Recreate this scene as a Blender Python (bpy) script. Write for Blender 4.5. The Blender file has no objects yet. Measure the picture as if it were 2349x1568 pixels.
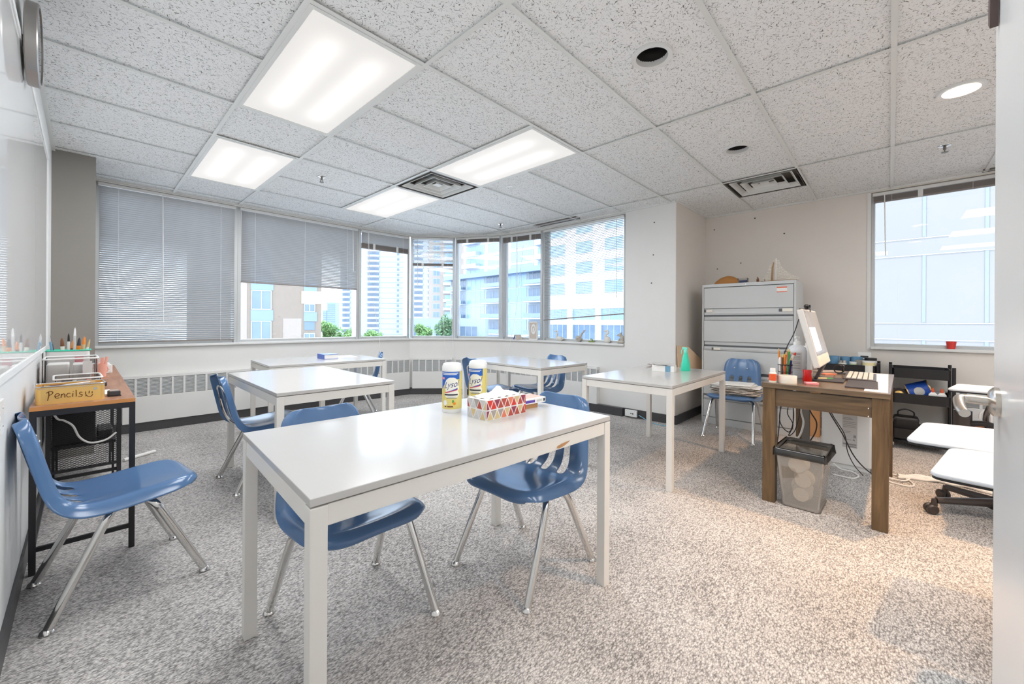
import bpy, bmesh, math, random
from mathutils import Vector, Matrix
R = math.radians
PI = math.pi
random.seed(7)
SC = bpy.context.scene
COL = SC.collection

# ------------------------------------------------------------------ camera
YAW, ROLL, HC = 0.7546, 0.0062, 1.14
fw = Vector((math.cos(YAW), math.sin(YAW), 0)); rt = Vector((math.sin(YAW), -math.cos(YAW), 0)); up = Vector((0, 0, 1))
cx_ = rt * math.cos(ROLL) + up * math.sin(ROLL); cy_ = up * math.cos(ROLL) - rt * math.sin(ROLL)
cam_d = bpy.data.cameras.new('camera'); cam = bpy.data.objects.new('camera', cam_d); COL.objects.link(cam)
m = Matrix((cx_, cy_, -fw)).transposed().to_4x4(); m.translation = (0, 0, HC); cam.matrix_world = m
cam_d.sensor_width = 36; cam_d.lens = 921.4 / 2349 * 36; cam_d.shift_y = -43.8 / 2349
cam_d.clip_start = 0.02; cam_d.clip_end = 2000
SC.camera = cam

# ------------------------------------------------------------------ world, sun, exposure
w = bpy.data.worlds.new('sky'); SC.world = w; w.use_nodes = True
nt = w.node_tree; nt.nodes.clear()
wo = nt.nodes.new('ShaderNodeOutputWorld'); wb = nt.nodes.new('ShaderNodeBackground')
tc = nt.nodes.new('ShaderNodeTexCoord'); sp = nt.nodes.new('ShaderNodeSeparateXYZ'); cr = nt.nodes.new('ShaderNodeValToRGB')
cr.color_ramp.elements[0].position = 0.0; cr.color_ramp.elements[0].color = (0.86, 0.93, 1.0, 1)
cr.color_ramp.elements[1].position = 0.7; cr.color_ramp.elements[1].color = (0.56, 0.75, 1.0, 1)
nt.links.new(tc.outputs['Generated'], sp.inputs[0]); nt.links.new(sp.outputs['Z'], cr.inputs[0])
nt.links.new(cr.outputs[0], wb.inputs[0]); wb.inputs[1].default_value = 3.2
nt.links.new(wb.outputs[0], wo.inputs[0])
sun_d = bpy.data.lights.new('sun', 'SUN'); sun = bpy.data.objects.new('sun', sun_d); COL.objects.link(sun)
sun_d.energy = 4.0; sun_d.angle = R(0.6); sun_d.color = (1, 0.95, 0.87)
SUN_DIR = Vector((-0.42, 0.55, 1.45)).normalized()          # towards the sun
sun.rotation_euler = SUN_DIR.to_track_quat('Z', 'Y').to_euler()
SC.view_settings.view_transform = 'Standard'; SC.view_settings.look = 'None'
SC.view_settings.exposure = 0.95; SC.view_settings.gamma = 1.0; SC.view_settings.use_curve_mapping = False
PANEL = 9.3       # watts sent down by the tubes of each fluorescent panel
GLOW = 0.56         # radiance of its prismatic lens in front of the tubes
SPOT_W = 96        # warm downlights
SC.cycles.max_bounces = 10; SC.cycles.diffuse_bounces = 6; SC.cycles.transparent_max_bounces = 16
SC.cycles.sample_clamp_indirect = 6.0
SC.cycles.use_denoising = True

# ------------------------------------------------------------------ materials
def lin(c):
    c /= 255.0
    return c / 12.92 if c <= 0.04045 else ((c + 0.055) / 1.055) ** 2.4
def rgb(r, g, b): return (lin(r), lin(g), lin(b), 1)
class N:
    def __init__(self, name):
        self.m = bpy.data.materials.new(name); self.m.use_nodes = True
        self.t = self.m.node_tree; self.b = self.t.nodes['Principled BSDF']; self.out = self.t.nodes['Material Output']
    def n(self, kind, **kw):
        x = self.t.nodes.new('ShaderNode' + kind)
        for k, v in kw.items(): setattr(x, k, v)
        return x
    def l(self, a, b): self.t.links.new(a, b)
def mat(name, col, rough=0.5, metal=0.0, var=0.06, scale=6.0, bump=0.0, bscale=200, spec=0.5, coat=0.0, trans=0.0, emit=0, alpha=1.0):
    k = N(name); b = k.b
    b.inputs['Roughness'].default_value = rough; b.inputs['Metallic'].default_value = metal
    b.inputs['Specular IOR Level'].default_value = spec; b.inputs['Coat Weight'].default_value = coat
    b.inputs['Transmission Weight'].default_value = trans; b.inputs['Alpha'].default_value = alpha
    tc = k.n('TexCoord'); nz = k.n('TexNoise'); nz.inputs['Scale'].default_value = scale; nz.inputs['Detail'].default_value = 3
    k.l(tc.outputs['Object'], nz.inputs['Vector'])
    mx = k.n('Mix', data_type='RGBA')
    mx.inputs[6].default_value = tuple(max(0, c * (1 - var)) for c in col[:3]) + (1,)
    mx.inputs[7].default_value = tuple(min(1, c * (1 + var)) for c in col[:3]) + (1,)
    k.l(nz.outputs['Fac'], mx.inputs[0]); k.l(mx.outputs[2], b.inputs['Base Color'])
    if bump:
        n2 = k.n('TexNoise'); n2.inputs['Scale'].default_value = bscale; k.l(tc.outputs['Object'], n2.inputs['Vector'])
        bp = k.n('Bump'); bp.inputs['Strength'].default_value = bump; bp.inputs['Distance'].default_value = 0.002
        k.l(n2.outputs['Fac'], bp.inputs['Height']); k.l(bp.outputs[0], b.inputs['Normal'])
    if emit:
        b.inputs['Emission Color'].default_value = col; b.inputs['Emission Strength'].default_value = emit
    return k.m
M = {}
M['wall'] = mat('wall_paint', rgb(228, 227, 224), 0.6, var=0.02, bump=0.05)
M['taupe'] = mat('taupe_paint', rgb(226, 220, 213), 0.6, var=0.02, bump=0.05)
M['pillar'] = mat('grey_taupe_paint', rgb(144, 140, 134), 0.55, var=0.02, bump=0.05)
M['leftwall'] = mat('satin_wall_paint', rgb(230, 231, 230), 0.5, var=0.02)
M['white_frame'] = mat('white_frame_paint', rgb(226, 226, 224), 0.4, var=0.02)
M['alu'] = mat('aluminium_frame', rgb(196, 198, 198), 0.35, 0.3, var=0.03)
M['base'] = mat('vinyl_base', rgb(72, 71, 73), 0.35, var=0.12, scale=30)
M['tbar'] = mat('ceiling_grid_enamel', rgb(226, 227, 224), 0.5, var=0.02)
M['table'] = mat('white_laminate', rgb(197, 195, 192), 0.16, var=0.012, spec=0.4)
M['table_steel'] = mat('white_powder_coat', rgb(230, 227, 221), 0.35, var=0.02)
M['blue'] = mat('blue_plastic', rgb(82, 116, 158), 0.16, var=0.07, scale=5, spec=0.6)
M['chrome'] = mat('chrome', (0.74, 0.73, 0.71, 1), 0.12, 1.0, var=0.02)
M['glide'] = mat('steel_glide', (0.8, 0.78, 0.76, 1), 0.16, 1.0, var=0.02)
M['black'] = mat('black_steel', rgb(40, 39, 42), 0.4, var=0.1)
M['blackplastic'] = mat('black_plastic', rgb(34, 32, 33), 0.38, var=0.1)
M['blackgloss'] = mat('black_gloss_plastic', rgb(22, 20, 20), 0.12, var=0.1)
M['brownblack'] = mat('dark_brown_plastic', rgb(66, 58, 54), 0.3, var=0.1)
M['cabinet'] = mat('grey_enamel', rgb(204, 206, 206), 0.42, var=0.02)
M['cab_dark'] = mat('grey_shadow_gap', rgb(92, 94, 96), 0.5)
M['white'] = mat('white_plastic', rgb(238, 238, 236), 0.35, var=0.02)
M['offwhite'] = mat('offwhite_plastic', rgb(238, 232, 220), 0.4, var=0.03)
M['paper'] = mat('paper', rgb(240, 238, 234), 0.8, var=0.03)
M['paper2'] = mat('old_paper', rgb(205, 194, 182), 0.85, var=0.12, scale=14)
M['blind'] = None
M['gold'] = mat('gold_tin', rgb(244, 200, 120), 0.25, 0.45, var=0.06, scale=8)
M['tin'] = mat('tin_metal', (0.7, 0.69, 0.67, 1), 0.22, 1.0)
M['ink'] = mat('brown_marker_ink', rgb(96, 50, 10), 0.6)
M['kraft'] = mat('kraft_board', rgb(234, 202, 168), 0.75, var=0.07, scale=10)
M['kraft2'] = mat('kraft_board_dark', rgb(188, 140, 94), 0.75, var=0.07, scale=10)
M['teal'] = mat('teal_plastic', rgb(58, 214, 178), 0.3, var=0.03)
M['teal2'] = mat('pale_teal_plastic', rgb(128, 230, 208), 0.3, var=0.03)
M['red'] = mat('red_plastic', rgb(214, 24, 18), 0.2, var=0.05)
M['pink'] = mat('pink_rubber', rgb(238, 150, 158), 0.6)
M['green'] = mat('green_plastic', rgb(70, 160, 76), 0.35)
M['orange'] = mat('orange_paint', rgb(236, 140, 40), 0.4)
M['yellow'] = mat('yellow_plastic', rgb(240, 210, 70), 0.4)
M['brown'] = mat('brown_paint', rgb(120, 72, 40), 0.5)
M['lblue'] = mat('pale_blue_plastic', rgb(120, 164, 192), 0.4)
M['bluebook'] = mat('blue_cover', rgb(40, 84, 178), 0.35)
M['navy'] = mat('navy_print', rgb(26, 44, 120), 0.4)
M['purple'] = mat('purple_print', rgb(98, 70, 168), 0.5)
M['redprint'] = mat('red_print', rgb(216, 60, 50), 0.5)
M['orangeprint'] = mat('orange_print', rgb(234, 96, 50), 0.5)
M['greyprint'] = mat('grey_print', rgb(150, 150, 152), 0.6)
M['darkprint'] = mat('dark_print', rgb(60, 60, 66), 0.6)
M['clay'] = mat('white_clay', rgb(226, 222, 214), 0.8, var=0.08, scale=20, bump=0.3, bscale=60)
M['greyclay'] = mat('grey_clay', rgb(190, 184, 174), 0.8, var=0.1, scale=20, bump=0.3, bscale=60)
M['leafgreen'] = mat('figurine_green', rgb(120, 140, 60), 0.6)
M['hat'] = mat('tan_suede', rgb(176, 122, 66), 0.8, var=0.15, scale=10)
M['shell'] = mat('cream_shell', rgb(236, 230, 218), 0.5, var=0.14, scale=60)
M['cork'] = mat('driftwood', rgb(170, 138, 104), 0.8, var=0.15, scale=30)
M['cable_w'] = mat('white_cable', rgb(240, 238, 234), 0.45)
M['cable_b'] = mat('black_cable', rgb(40, 36, 44), 0.45)
M['cable_l'] = mat('light_blue_cable', rgb(120, 190, 214), 0.45)
M['screen'] = mat('screen_glass', rgb(166, 166, 166), 0.1, var=0.02)
M['screenwin'] = mat('screen_lit_window', rgb(240, 242, 250), 0.3, emit=0.5)
M['silver'] = mat('silver_plastic', rgb(226, 222, 216), 0.25, 0.2, var=0.02)
M['champagne'] = mat('champagne_chin', rgb(240, 222, 198), 0.3)
M['pinkplastic'] = mat('pink_plastic', rgb(244, 176, 156), 0.4)
M['tablet'] = mat('pale_tablet_laminate', rgb(200, 205, 211), 0.35, var=0.01)
M['bluefabric'] = mat('blue_fabric', rgb(60, 84, 130), 0.8)
M['steelgrey'] = mat('grey_post', rgb(120, 114, 108), 0.4, 0.4)
M['door'] = mat('satin_grey_door', rgb(222, 223, 223), 0.2, 0.0, var=0.03, scale=3)
M['doorbronze'] = mat('bronze_strip', rgb(86, 70, 66), 0.4, 0.3)
M['nickel'] = mat('satin_nickel', rgb(206, 198, 188), 0.25, 1.0)
M['clockrim'] = mat('brushed_clock_rim', rgb(168, 164, 160), 0.32, 0.9)
M['yellowlabel'] = mat('yellow_label', rgb(222, 206, 122), 0.35, var=0.03)
M['blueprint'] = mat('blue_label_print', rgb(34, 96, 186), 0.35, var=0.03)
M['whitelabel'] = mat('white_label', rgb(236, 234, 222), 0.4, var=0.02)
M['rust'] = mat('rust_print', rgb(186, 80, 66), 0.6)
M['sand'] = mat('sand_print', rgb(214, 190, 140), 0.6)
M['lgrey'] = mat('light_grey_print', rgb(206, 204, 202), 0.6)
M['plum'] = mat('plum_print', rgb(150, 62, 84), 0.6)
M['coral'] = mat('coral_print', rgb(228, 130, 100), 0.6)
M['taupeprint'] = mat('taupe_print', rgb(170, 160, 154), 0.6)
M['concrete'] = mat('pale_concrete', rgb(116, 114, 112), 0.8, var=0.04, scale=1.2, bump=0.2, bscale=8)
M['concretejoint'] = mat('concrete_reveal', rgb(112, 118, 130), 0.8)
M['brick'] = mat('tan_brick', rgb(124, 111, 99), 0.85, var=0.12, scale=3)
M['stone'] = mat('pale_stone', rgb(144, 132, 122), 0.85, var=0.06)
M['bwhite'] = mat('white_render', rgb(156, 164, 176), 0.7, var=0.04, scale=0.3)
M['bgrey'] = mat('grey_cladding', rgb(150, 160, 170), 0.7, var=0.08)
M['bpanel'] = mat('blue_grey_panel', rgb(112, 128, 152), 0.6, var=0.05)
M['terrace'] = mat('white_terrace_render', rgb(200, 203, 207), 0.7, var=0.02)
M['asphalt'] = mat('asphalt', rgb(186, 186, 184), 0.9, var=0.08)
M['leaf'] = mat('tree_leaf', rgb(112, 148, 84), 0.7, var=0.35, scale=1.2)
M['leaf2'] = mat('tree_leaf_dark', rgb(78, 112, 72), 0.7, var=0.35, scale=1.2)
M['bark'] = mat('bark', rgb(110, 94, 80), 0.9)

def glass_mat(name, tint=(1, 1, 1, 1), ior=1.45):
    k = N(name); k.t.nodes.remove(k.b)
    tr = k.n('BsdfTransparent'); tr.inputs[0].default_value = tint
    gl = k.n('BsdfGlossy'); gl.inputs['Roughness'].default_value = 0.0
    fr = k.n('Fresnel'); fr.inputs[0].default_value = ior; mx = k.n('MixShader')
    k.l(fr.outputs[0], mx.inputs[0]); k.l(tr.outputs[0], mx.inputs[1]); k.l(gl.outputs[0], mx.inputs[2]); k.l(mx.outputs[0], k.out.inputs[0])
    return k.m
M['glass'] = glass_mat('window_glass', (0.97, 0.985, 1, 1), 1.4)
M['clear'] = glass_mat('clear_plastic', (0.90, 0.90, 0.90, 1), 1.3)
M['smoke'] = glass_mat('thin_grey_liner', (0.80, 0.77, 0.73, 1), 1.45)
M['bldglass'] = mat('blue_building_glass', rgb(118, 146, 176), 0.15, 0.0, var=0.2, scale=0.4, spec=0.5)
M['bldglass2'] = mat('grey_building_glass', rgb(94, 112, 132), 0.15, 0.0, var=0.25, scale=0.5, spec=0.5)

def m_blind(nm='blind_slat_enamel', t0=0.14, t1=0.24):
    k = N(nm); k.b.inputs['Base Color'].default_value = rgb(156, 154, 152); k.b.inputs['Roughness'].default_value = 0.4
    tl = k.n('BsdfTranslucent'); tl.inputs[0].default_value = rgb(230, 228, 226); mx = k.n('MixShader')
    nz = k.n('TexNoise'); nz.inputs['Scale'].default_value = 1.5; tc = k.n('TexCoord'); k.l(tc.outputs['Object'], nz.inputs['Vector'])
    mr = k.n('MapRange'); mr.inputs[3].default_value = t0; mr.inputs[4].default_value = t1
    k.l(nz.outputs['Fac'], mr.inputs[0]); k.l(mr.outputs[0], mx.inputs[0]); k.l(k.b.outputs[0], mx.inputs[1]); k.l(tl.outputs[0], mx.inputs[2]); k.l(mx.outputs[0], k.out.inputs[0])
    return k.m
M['blind'] = m_blind()
M['blind_lit'] = m_blind('lit_blind_slat_enamel', 0.50, 0.60)  # lit copy of the same slats: translucency raised so they look brightly backlit
M['blindrail'] = mat('blind_rail', rgb(140, 132, 128), 0.5, var=0.05)

def m_board():
    k = N('glossy_whiteboard'); b = k.b; b.inputs['Base Color'].default_value = rgb(246, 247, 247); b.inputs['Roughness'].default_value = 0.015
    b.inputs['Specular IOR Level'].default_value = 0.5
    nz = k.n('TexNoise'); nz.inputs['Scale'].default_value = 3; tc = k.n('TexCoord'); k.l(tc.outputs['Object'], nz.inputs['Vector'])
    mr = k.n('MapRange'); mr.inputs[3].default_value = 0.005; mr.inputs[4].default_value = 0.03
    k.l(nz.outputs['Fac'], mr.inputs[0]); k.l(mr.outputs[0], b.inputs['Roughness'])
    return k.m
M['board'] = m_board()

def m_carpet():
    k = N('loop_carpet'); b = k.b; b.inputs['Roughness'].default_value = 0.95; b.inputs['Specular IOR Level'].default_value = 0.1
    tc = k.n('TexCoord'); mp = k.n('Mapping'); mp.inputs['Rotation'].default_value = (0, 0, R(2)); mp.inputs['Scale'].default_value = (1.0, 2.1, 1)
    k.l(tc.outputs['Object'], mp.inputs[0])
    wn = k.n('TexNoise'); wn.inputs['Scale'].default_value = 55; wn.inputs['Detail'].default_value = 1; k.l(mp.outputs[0], wn.inputs['Vector'])
    ad = k.n('VectorMath', operation='MULTIPLY_ADD'); ad.inputs[1].default_value = (0.012, 0.012, 0); k.l(wn.outputs['Color'], ad.inputs[0]); k.l(mp.outputs[0], ad.inputs[2])
    v1 = k.n('TexVoronoi'); v1.inputs['Scale'].default_value = 88; k.l(ad.outputs[0], v1.inputs['Vector'])
    v2 = k.n('TexVoronoi'); v2.inputs['Scale'].default_value = 230; k.l(ad.outputs[0], v2.inputs['Vector'])
    s1 = k.n('SeparateColor'); k.l(v1.outputs['Color'], s1.inputs[0]); s2 = k.n('SeparateColor'); k.l(v2.outputs['Color'], s2.inputs[0])
    mm = k.n('Math', operation='MULTIPLY_ADD'); mm.inputs[1].default_value = 0.30; k.l(s2.outputs[0], mm.inputs[0])
    m0 = k.n('Math', operation='MULTIPLY'); m0.inputs[1].default_value = 0.30; k.l(s1.outputs[0], m0.inputs[0]); k.l(m0.outputs[0], mm.inputs[2])
    # gaps between loops darker
    dk = k.n('MapRange'); dk.inputs[1].default_value = 0.1; dk.inputs[2].default_value = 0.72; dk.inputs[3].default_value = 0.46; dk.inputs[4].default_value = -0.08
    k.l(v1.outputs['Distance'], dk.inputs[0])
    sm = k.n('Math', operation='ADD'); k.l(mm.outputs[0], sm.inputs[0]); k.l(dk.outputs[0], sm.inputs[1])
    big = k.n('TexNoise'); big.inputs['Scale'].default_value = 2.2; big.inputs['Detail'].default_value = 4; k.l(tc.outputs['Object'], big.inputs['Vector'])
    bm_ = k.n('MapRange'); bm_.inputs[1].default_value = 0.3; bm_.inputs[2].default_value = 0.7; bm_.inputs[3].default_value = -0.08; bm_.inputs[4].default_value = 0.08
    k.l(big.outputs['Fac'], bm_.inputs[0]); s3 = k.n('Math', operation='ADD'); k.l(sm.outputs[0], s3.inputs[0]); k.l(bm_.outputs[0], s3.inputs[1])
    rp = k.n('ValToRGB'); e = rp.color_ramp.elements
    e[0].position = 0.06; e[0].color = rgb(118, 115, 113); e[1].position = 0.85; e[1].color = rgb(228, 224, 220)
    x = e.new(0.36); x.color = rgb(178, 174, 171); x = e.new(0.6); x.color = rgb(206, 202, 198)
    k.l(s3.outputs[0], rp.inputs[0]); k.l(rp.outputs[0], b.inputs['Base Color'])
    bp = k.n('Bump'); bp.inputs['Strength'].default_value = 0.5; bp.inputs['Distance'].default_value = 0.004
    iv = k.n('Math', operation='SUBTRACT'); iv.inputs[0].default_value = 1; k.l(v1.outputs['Distance'], iv.inputs[1])
    k.l(iv.outputs[0], bp.inputs['Height']); k.l(bp.outputs[0], b.inputs['Normal'])
    return k.m
M['carpet'] = m_carpet()

def m_ceiling():
    k = N('fissured_ceiling_tile'); b = k.b; b.inputs['Roughness'].default_value = 0.9; b.inputs['Specular IOR Level'].default_value = 0.15
    tc = k.n('TexCoord'); last = None
    for i, (ang, sc, thr, off) in enumerate(((12, 1.0, 0.675, 0), (68, 1.05, 0.675, 3.1), (-40, 0.95, 0.68, 7.7), (118, 1.5, 0.67, 1.3), (35, 1.6, 0.67, 9.9))):
        mp = k.n('Mapping', vector_type='TEXTURE'); mp.inputs['Rotation'].default_value = (0, 0, R(ang)); mp.inputs['Location'].default_value = (off, off * 0.7, 0); mp.inputs['Scale'].default_value = (1 / (50 * sc), 1 / (185 * sc), 1)
        k.l(tc.outputs['Object'], mp.inputs[0])
        nz = k.n('TexNoise'); nz.inputs['Scale'].default_value = 1.0; nz.inputs['Detail'].default_value = 1.0; nz.inputs['Distortion'].default_value = 0.4; k.l(mp.outputs[0], nz.inputs['Vector'])
        mr = k.n('MapRange'); mr.inputs[1].default_value = thr; mr.inputs[2].default_value = thr + 0.05; mr.inputs[4].default_value = 1.0 if i < 3 else 0.5
        k.l(nz.outputs['Fac'], mr.inputs[0])
        if last is None: last = mr.outputs[0]
        else:
            mx = k.n('Math', operation='MAXIMUM'); k.l(last, mx.inputs[0]); k.l(mr.outputs[0], mx.inputs[1]); last = mx.outputs[0]
    mc = k.n('Mix', data_type='RGBA'); mc.inputs[6].default_value = rgb(241, 242, 242); mc.inputs[7].default_value = rgb(124, 122, 118)
    k.l(last, mc.inputs[0]); k.l(mc.outputs[2], b.inputs['Base Color'])
    bp = k.n('Bump'); bp.inputs['Strength'].default_value = 0.5; bp.inputs['Distance'].default_value = 0.003; bp.invert = True
    k.l(last, bp.inputs['Height']); k.l(bp.outputs[0], b.inputs['Normal'])
    return k.m
M['ceiling'] = m_ceiling()

def m_panel(x0, x1, y0, y1, nm):
    # prismatic lens lit by two tubes that run along Y
    k = N(nm); k.b.inputs['Base Color'].default_value = (0.06, 0.06, 0.06, 1)
    tc = k.n('TexCoord'); s = k.n('SeparateXYZ'); k.l(tc.outputs['Object'], s.inputs[0])
    def gauss(sock, c, wd):
        a = k.n('Math', operation='SUBTRACT'); a.inputs[1].default_value = c; k.l(sock, a.inputs[0])
        q = k.n('Math', operation='DIVIDE'); q.inputs[1].default_value = wd; k.l(a.outputs[0], q.inputs[0])
        p = k.n('Math', operation='MULTIPLY'); k.l(q.outputs[0], p.inputs[0]); k.l(q.outputs[0], p.inputs[1])
        ne = k.n('Math', operation='MULTIPLY'); ne.inputs[1].default_value = -1; k.l(p.outputs[0], ne.inputs[0])
        ex = k.n('Math', operation='EXPONENT'); k.l(ne.outputs[0], ex.inputs[0]); return ex.outputs[0]
    wx = x1 - x0
    g1 = gauss(s.outputs[0], x0 + wx * 0.28, 0.07); g2 = gauss(s.outputs[0], x0 + wx * 0.72, 0.07)
    ad = k.n('Math', operation='ADD'); k.l(g1, ad.inputs[0]); k.l(g2, ad.inputs[1])
    yc, yh = (y0 + y1) / 2, (y1 - y0) / 2
    ab = k.n('Math', operation='SUBTRACT'); ab.inputs[1].default_value = yc; k.l(s.outputs[1], ab.inputs[0])
    aa = k.n('Math', operation='ABSOLUTE'); k.l(ab.outputs[0], aa.inputs[0])
    en = k.n('MapRange', interpolation_type='SMOOTHSTEP'); en.inputs[1].default_value = yh - 0.03; en.inputs[2].default_value = yh - 0.25; k.l(aa.outputs[0], en.inputs[0])
    mu = k.n('Math', operation='MULTIPLY'); k.l(ad.outputs[0], mu.inputs[0]); k.l(en.outputs[0], mu.inputs[1])
    st = k.n('MapRange'); st.inputs[1].default_value = 0; st.inputs[2].default_value = 1; st.inputs[3].default_value = 0.70; st.inputs[4].default_value = 1.0; k.l(mu.outputs[0], st.inputs[0])
    fi = k.n('Math', operation='MULTIPLY'); fi.inputs[1].default_value = GLOW; k.l(st.outputs[0], fi.inputs[0])
    k.b.inputs['Emission Color'].default_value = (1, 0.965, 0.925, 1); k.l(fi.outputs[0], k.b.inputs['Emission Strength'])
    return k.m

def m_wood(name, c1, c2, axis=0, rough=0.4, sc=9):
    k = N(name); k.b.inputs['Roughness'].default_value = rough
    tc = k.n('TexCoord'); mp = k.n('Mapping'); s = [sc * 4] * 3; s[axis] = sc * 0.35; mp.inputs['Scale'].default_value = s
    k.l(tc.outputs['Object'], mp.inputs[0]); nz = k.n('TexNoise'); nz.inputs['Scale'].default_value = 1; nz.inputs['Detail'].default_value = 5; nz.inputs['Distortion'].default_value = 0.8
    k.l(mp.outputs[0], nz.inputs['Vector']); rp = k.n('ValToRGB'); rp.color_ramp.elements[0].position = 0.3; rp.color_ramp.elements[0].color = c1
    rp.color_ramp.elements[1].position = 0.72; rp.color_ramp.elements[1].color = c2; k.l(nz.outputs['Fac'], rp.inputs[0]); k.l(rp.outputs[0], k.b.inputs['Base Color'])
    return k.m
M['wood_h'] = m_wood('dark_wood_grain_across', rgb(84, 68, 50), rgb(124, 103, 78), 1, 0.35)
M['wood_v'] = m_wood('dark_wood_grain_upright', rgb(82, 64, 44), rgb(124, 99, 68), 2, 0.35)
M['wood_t'] = m_wood('dark_wood_top', rgb(86, 71, 55), rgb(126, 107, 85), 1, 0.22)
M['oak'] = m_wood('reddish_brown_board', rgb(148, 106, 84), rgb(186, 140, 112), 1, 0.4)
M['oakedge'] = mat('orange_edge_band', rgb(214, 146, 84), 0.45)

# ------------------------------------------------------------------ mesh builder
class MB:
    def __init__(s): s.v = []; s.f = []; s.mi = []; s.cur = 0
    def add(s, vs, fs):
        o = len(s.v); s.v += [tuple(p) for p in vs]
        for f in fs: s.f.append(tuple(i + o for i in f)); s.mi.append(s.cur)
        return s
    def box(s, x0, x1, y0, y1, z0, z1):
        x0, x1 = min(x0, x1), max(x0, x1); y0, y1 = min(y0, y1), max(y0, y1); z0, z1 = min(z0, z1), max(z0, z1)
        return s.add([(x0, y0, z0), (x1, y0, z0), (x1, y1, z0), (x0, y1, z0), (x0, y0, z1), (x1, y0, z1), (x1, y1, z1), (x0, y1, z1)],
                     [(0, 3, 2, 1), (4, 5, 6, 7), (0, 1, 5, 4), (1, 2, 6, 5), (2, 3, 7, 6), (3, 0, 4, 7)])
    def obox(s, c, ax, ay, az):      # oriented box: centre and three half axes
        c, ax, ay, az = map(Vector, (c, ax, ay, az)); vs = []
        for dz in (-1, 1):
            for dx, dy in ((-1, -1), (1, -1), (1, 1), (-1, 1)): vs.append(c + ax * dx + ay * dy + az * dz)
        return s.add(vs, [(0, 3, 2, 1), (4, 5, 6, 7), (0, 1, 5, 4), (1, 2, 6, 5), (2, 3, 7, 6), (3, 0, 4, 7)])
    def seg(s, p, q, z0, z1, t0, t1):  # upright slab over the line p-q, from offset t0 to t1 along its left normal
        p, q = Vector(p), Vector(q); d = (q - p).normalized(); n = Vector((-d.y, d.x))
        a, b, c, e = p + n * t0, q + n * t0, q + n * t1, p + n * t1
        return s.prism([a, b, c, e], z0, z1)
    def prism(s, poly, z0, z1):
        k = len(poly); vs = [(p[0], p[1], z0) for p in poly] + [(p[0], p[1], z1) for p in poly]
        return s.add(vs, [tuple(range(k - 1, -1, -1)), tuple(range(k, 2 * k))] + [(i, (i + 1) % k, (i + 1) % k + k, i + k) for i in range(k)])
    def tube(s, pts, r, n=10, cap=True):
        pts = [Vector(p) for p in pts]; rs = r if isinstance(r, (list, tuple)) else [r] * len(pts)
        t = (pts[1] - pts[0]).normalized(); u = t.orthogonal().normalized(); vs = []; fs = []
        for i, p in enumerate(pts):
            if i == 0: tn = (pts[1] - p)
            elif i == len(pts) - 1: tn = (p - pts[i - 1])
            else: tn = (pts[i + 1] - p).normalized() + (p - pts[i - 1]).normalized()
            tn = tn.normalized() if tn.length > 1e-9 else t
            u = (u - tn * u.dot(tn)); u = u.normalized() if u.length > 1e-6 else tn.orthogonal().normalized(); b = tn.cross(u)
            for k in range(n):
                a = 2 * PI * k / n; vs.append(p + (u * math.cos(a) + b * math.sin(a)) * rs[i])
        for i in range(len(pts) - 1):
            for k in range(n):
                k2 = (k + 1) % n; fs.append((i * n + k, i * n + k2, (i + 1) * n + k2, (i + 1) * n + k))
        if cap: fs.append(tuple(range(n - 1, -1, -1))); fs.append(tuple((len(pts) - 1) * n + k for k in range(n)))
        return s.add(vs, fs)
    def lathe(s, prof, c=(0, 0, 0), n=24, axis=2, cap=True):
        vs = []; fs = []; k = len(prof)
        for r, h in prof:
            for i in range(n):
                a = 2 * PI * i / n; p = [r * math.cos(a), r * math.sin(a), h]
                if axis == 0: p = [h, p[0], p[1]]
                elif axis == 1: p = [p[1], h, p[0]]
                vs.append((p[0] + c[0], p[1] + c[1], p[2] + c[2]))
        for j in range(k - 1):
            for i in range(n):
                i2 = (i + 1) % n; fs.append((j * n + i, j * n + i2, (j + 1) * n + i2, (j + 1) * n + i))
        if cap: fs.append(tuple(range(n - 1, -1, -1))); fs.append(tuple((k - 1) * n + i for i in range(n)))
        return s.add(vs, fs)
    def ball(s, c, r, n=12, k=8, m=None):
        rx, ry, rz = r if isinstance(r, (tuple, list)) else (r, r, r); vs = [(0, 0, -1)]; fs = []
        for j in range(1, k):
            ph = -PI / 2 + PI * j / k
            for i in range(n): a = 2 * PI * i / n; vs.append((math.cos(ph) * math.cos(a), math.cos(ph) * math.sin(a), math.sin(ph)))
        vs.append((0, 0, 1)); L = len(vs) - 1
        for i in range(n): fs.append((0, 1 + (i + 1) % n, 1 + i)); fs.append((L, 1 + (k - 2) * n + i, 1 + (k - 2) * n + (i + 1) % n))
        for j in range(k - 2):
            for i in range(n): a = 1 + j * n; b = a + n; i2 = (i + 1) % n; fs.append((a + i, a + i2, b + i2, b + i))
        vs = [Vector((v[0] * rx, v[1] * ry, v[2] * rz)) for v in vs]
        if m: vs = [m @ v for v in vs]
        return s.add([v + Vector(c) for v in vs], fs)
    def build(s, name, mats, parent=None, smooth=False, bevel=0, loc=None, rotz=0, ang=35):
        me = bpy.data.meshes.new(name); me.from_pydata(s.v, [], s.f)
        mats = mats if isinstance(mats, (list, tuple)) else [mats]
        for x in mats: me.materials.append(M[x] if isinstance(x, str) else x)
        if len(mats) > 1: me.polygons.foreach_set('material_index', s.mi)
        b = bmesh.new(); b.from_mesh(me); bmesh.ops.recalc_face_normals(b, faces=b.faces)
        if smooth:
            for f in b.faces: f.smooth = True
            for e in b.edges:
                if len(e.link_faces) == 2 and e.calc_face_angle(0) > R(ang): e.smooth = False
        b.to_mesh(me); b.free()
        o = bpy.data.objects.new(name, me); COL.objects.link(o)
        if loc: o.location = loc
        if rotz: o.rotation_euler[2] = rotz
        if parent: o.parent = parent
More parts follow.
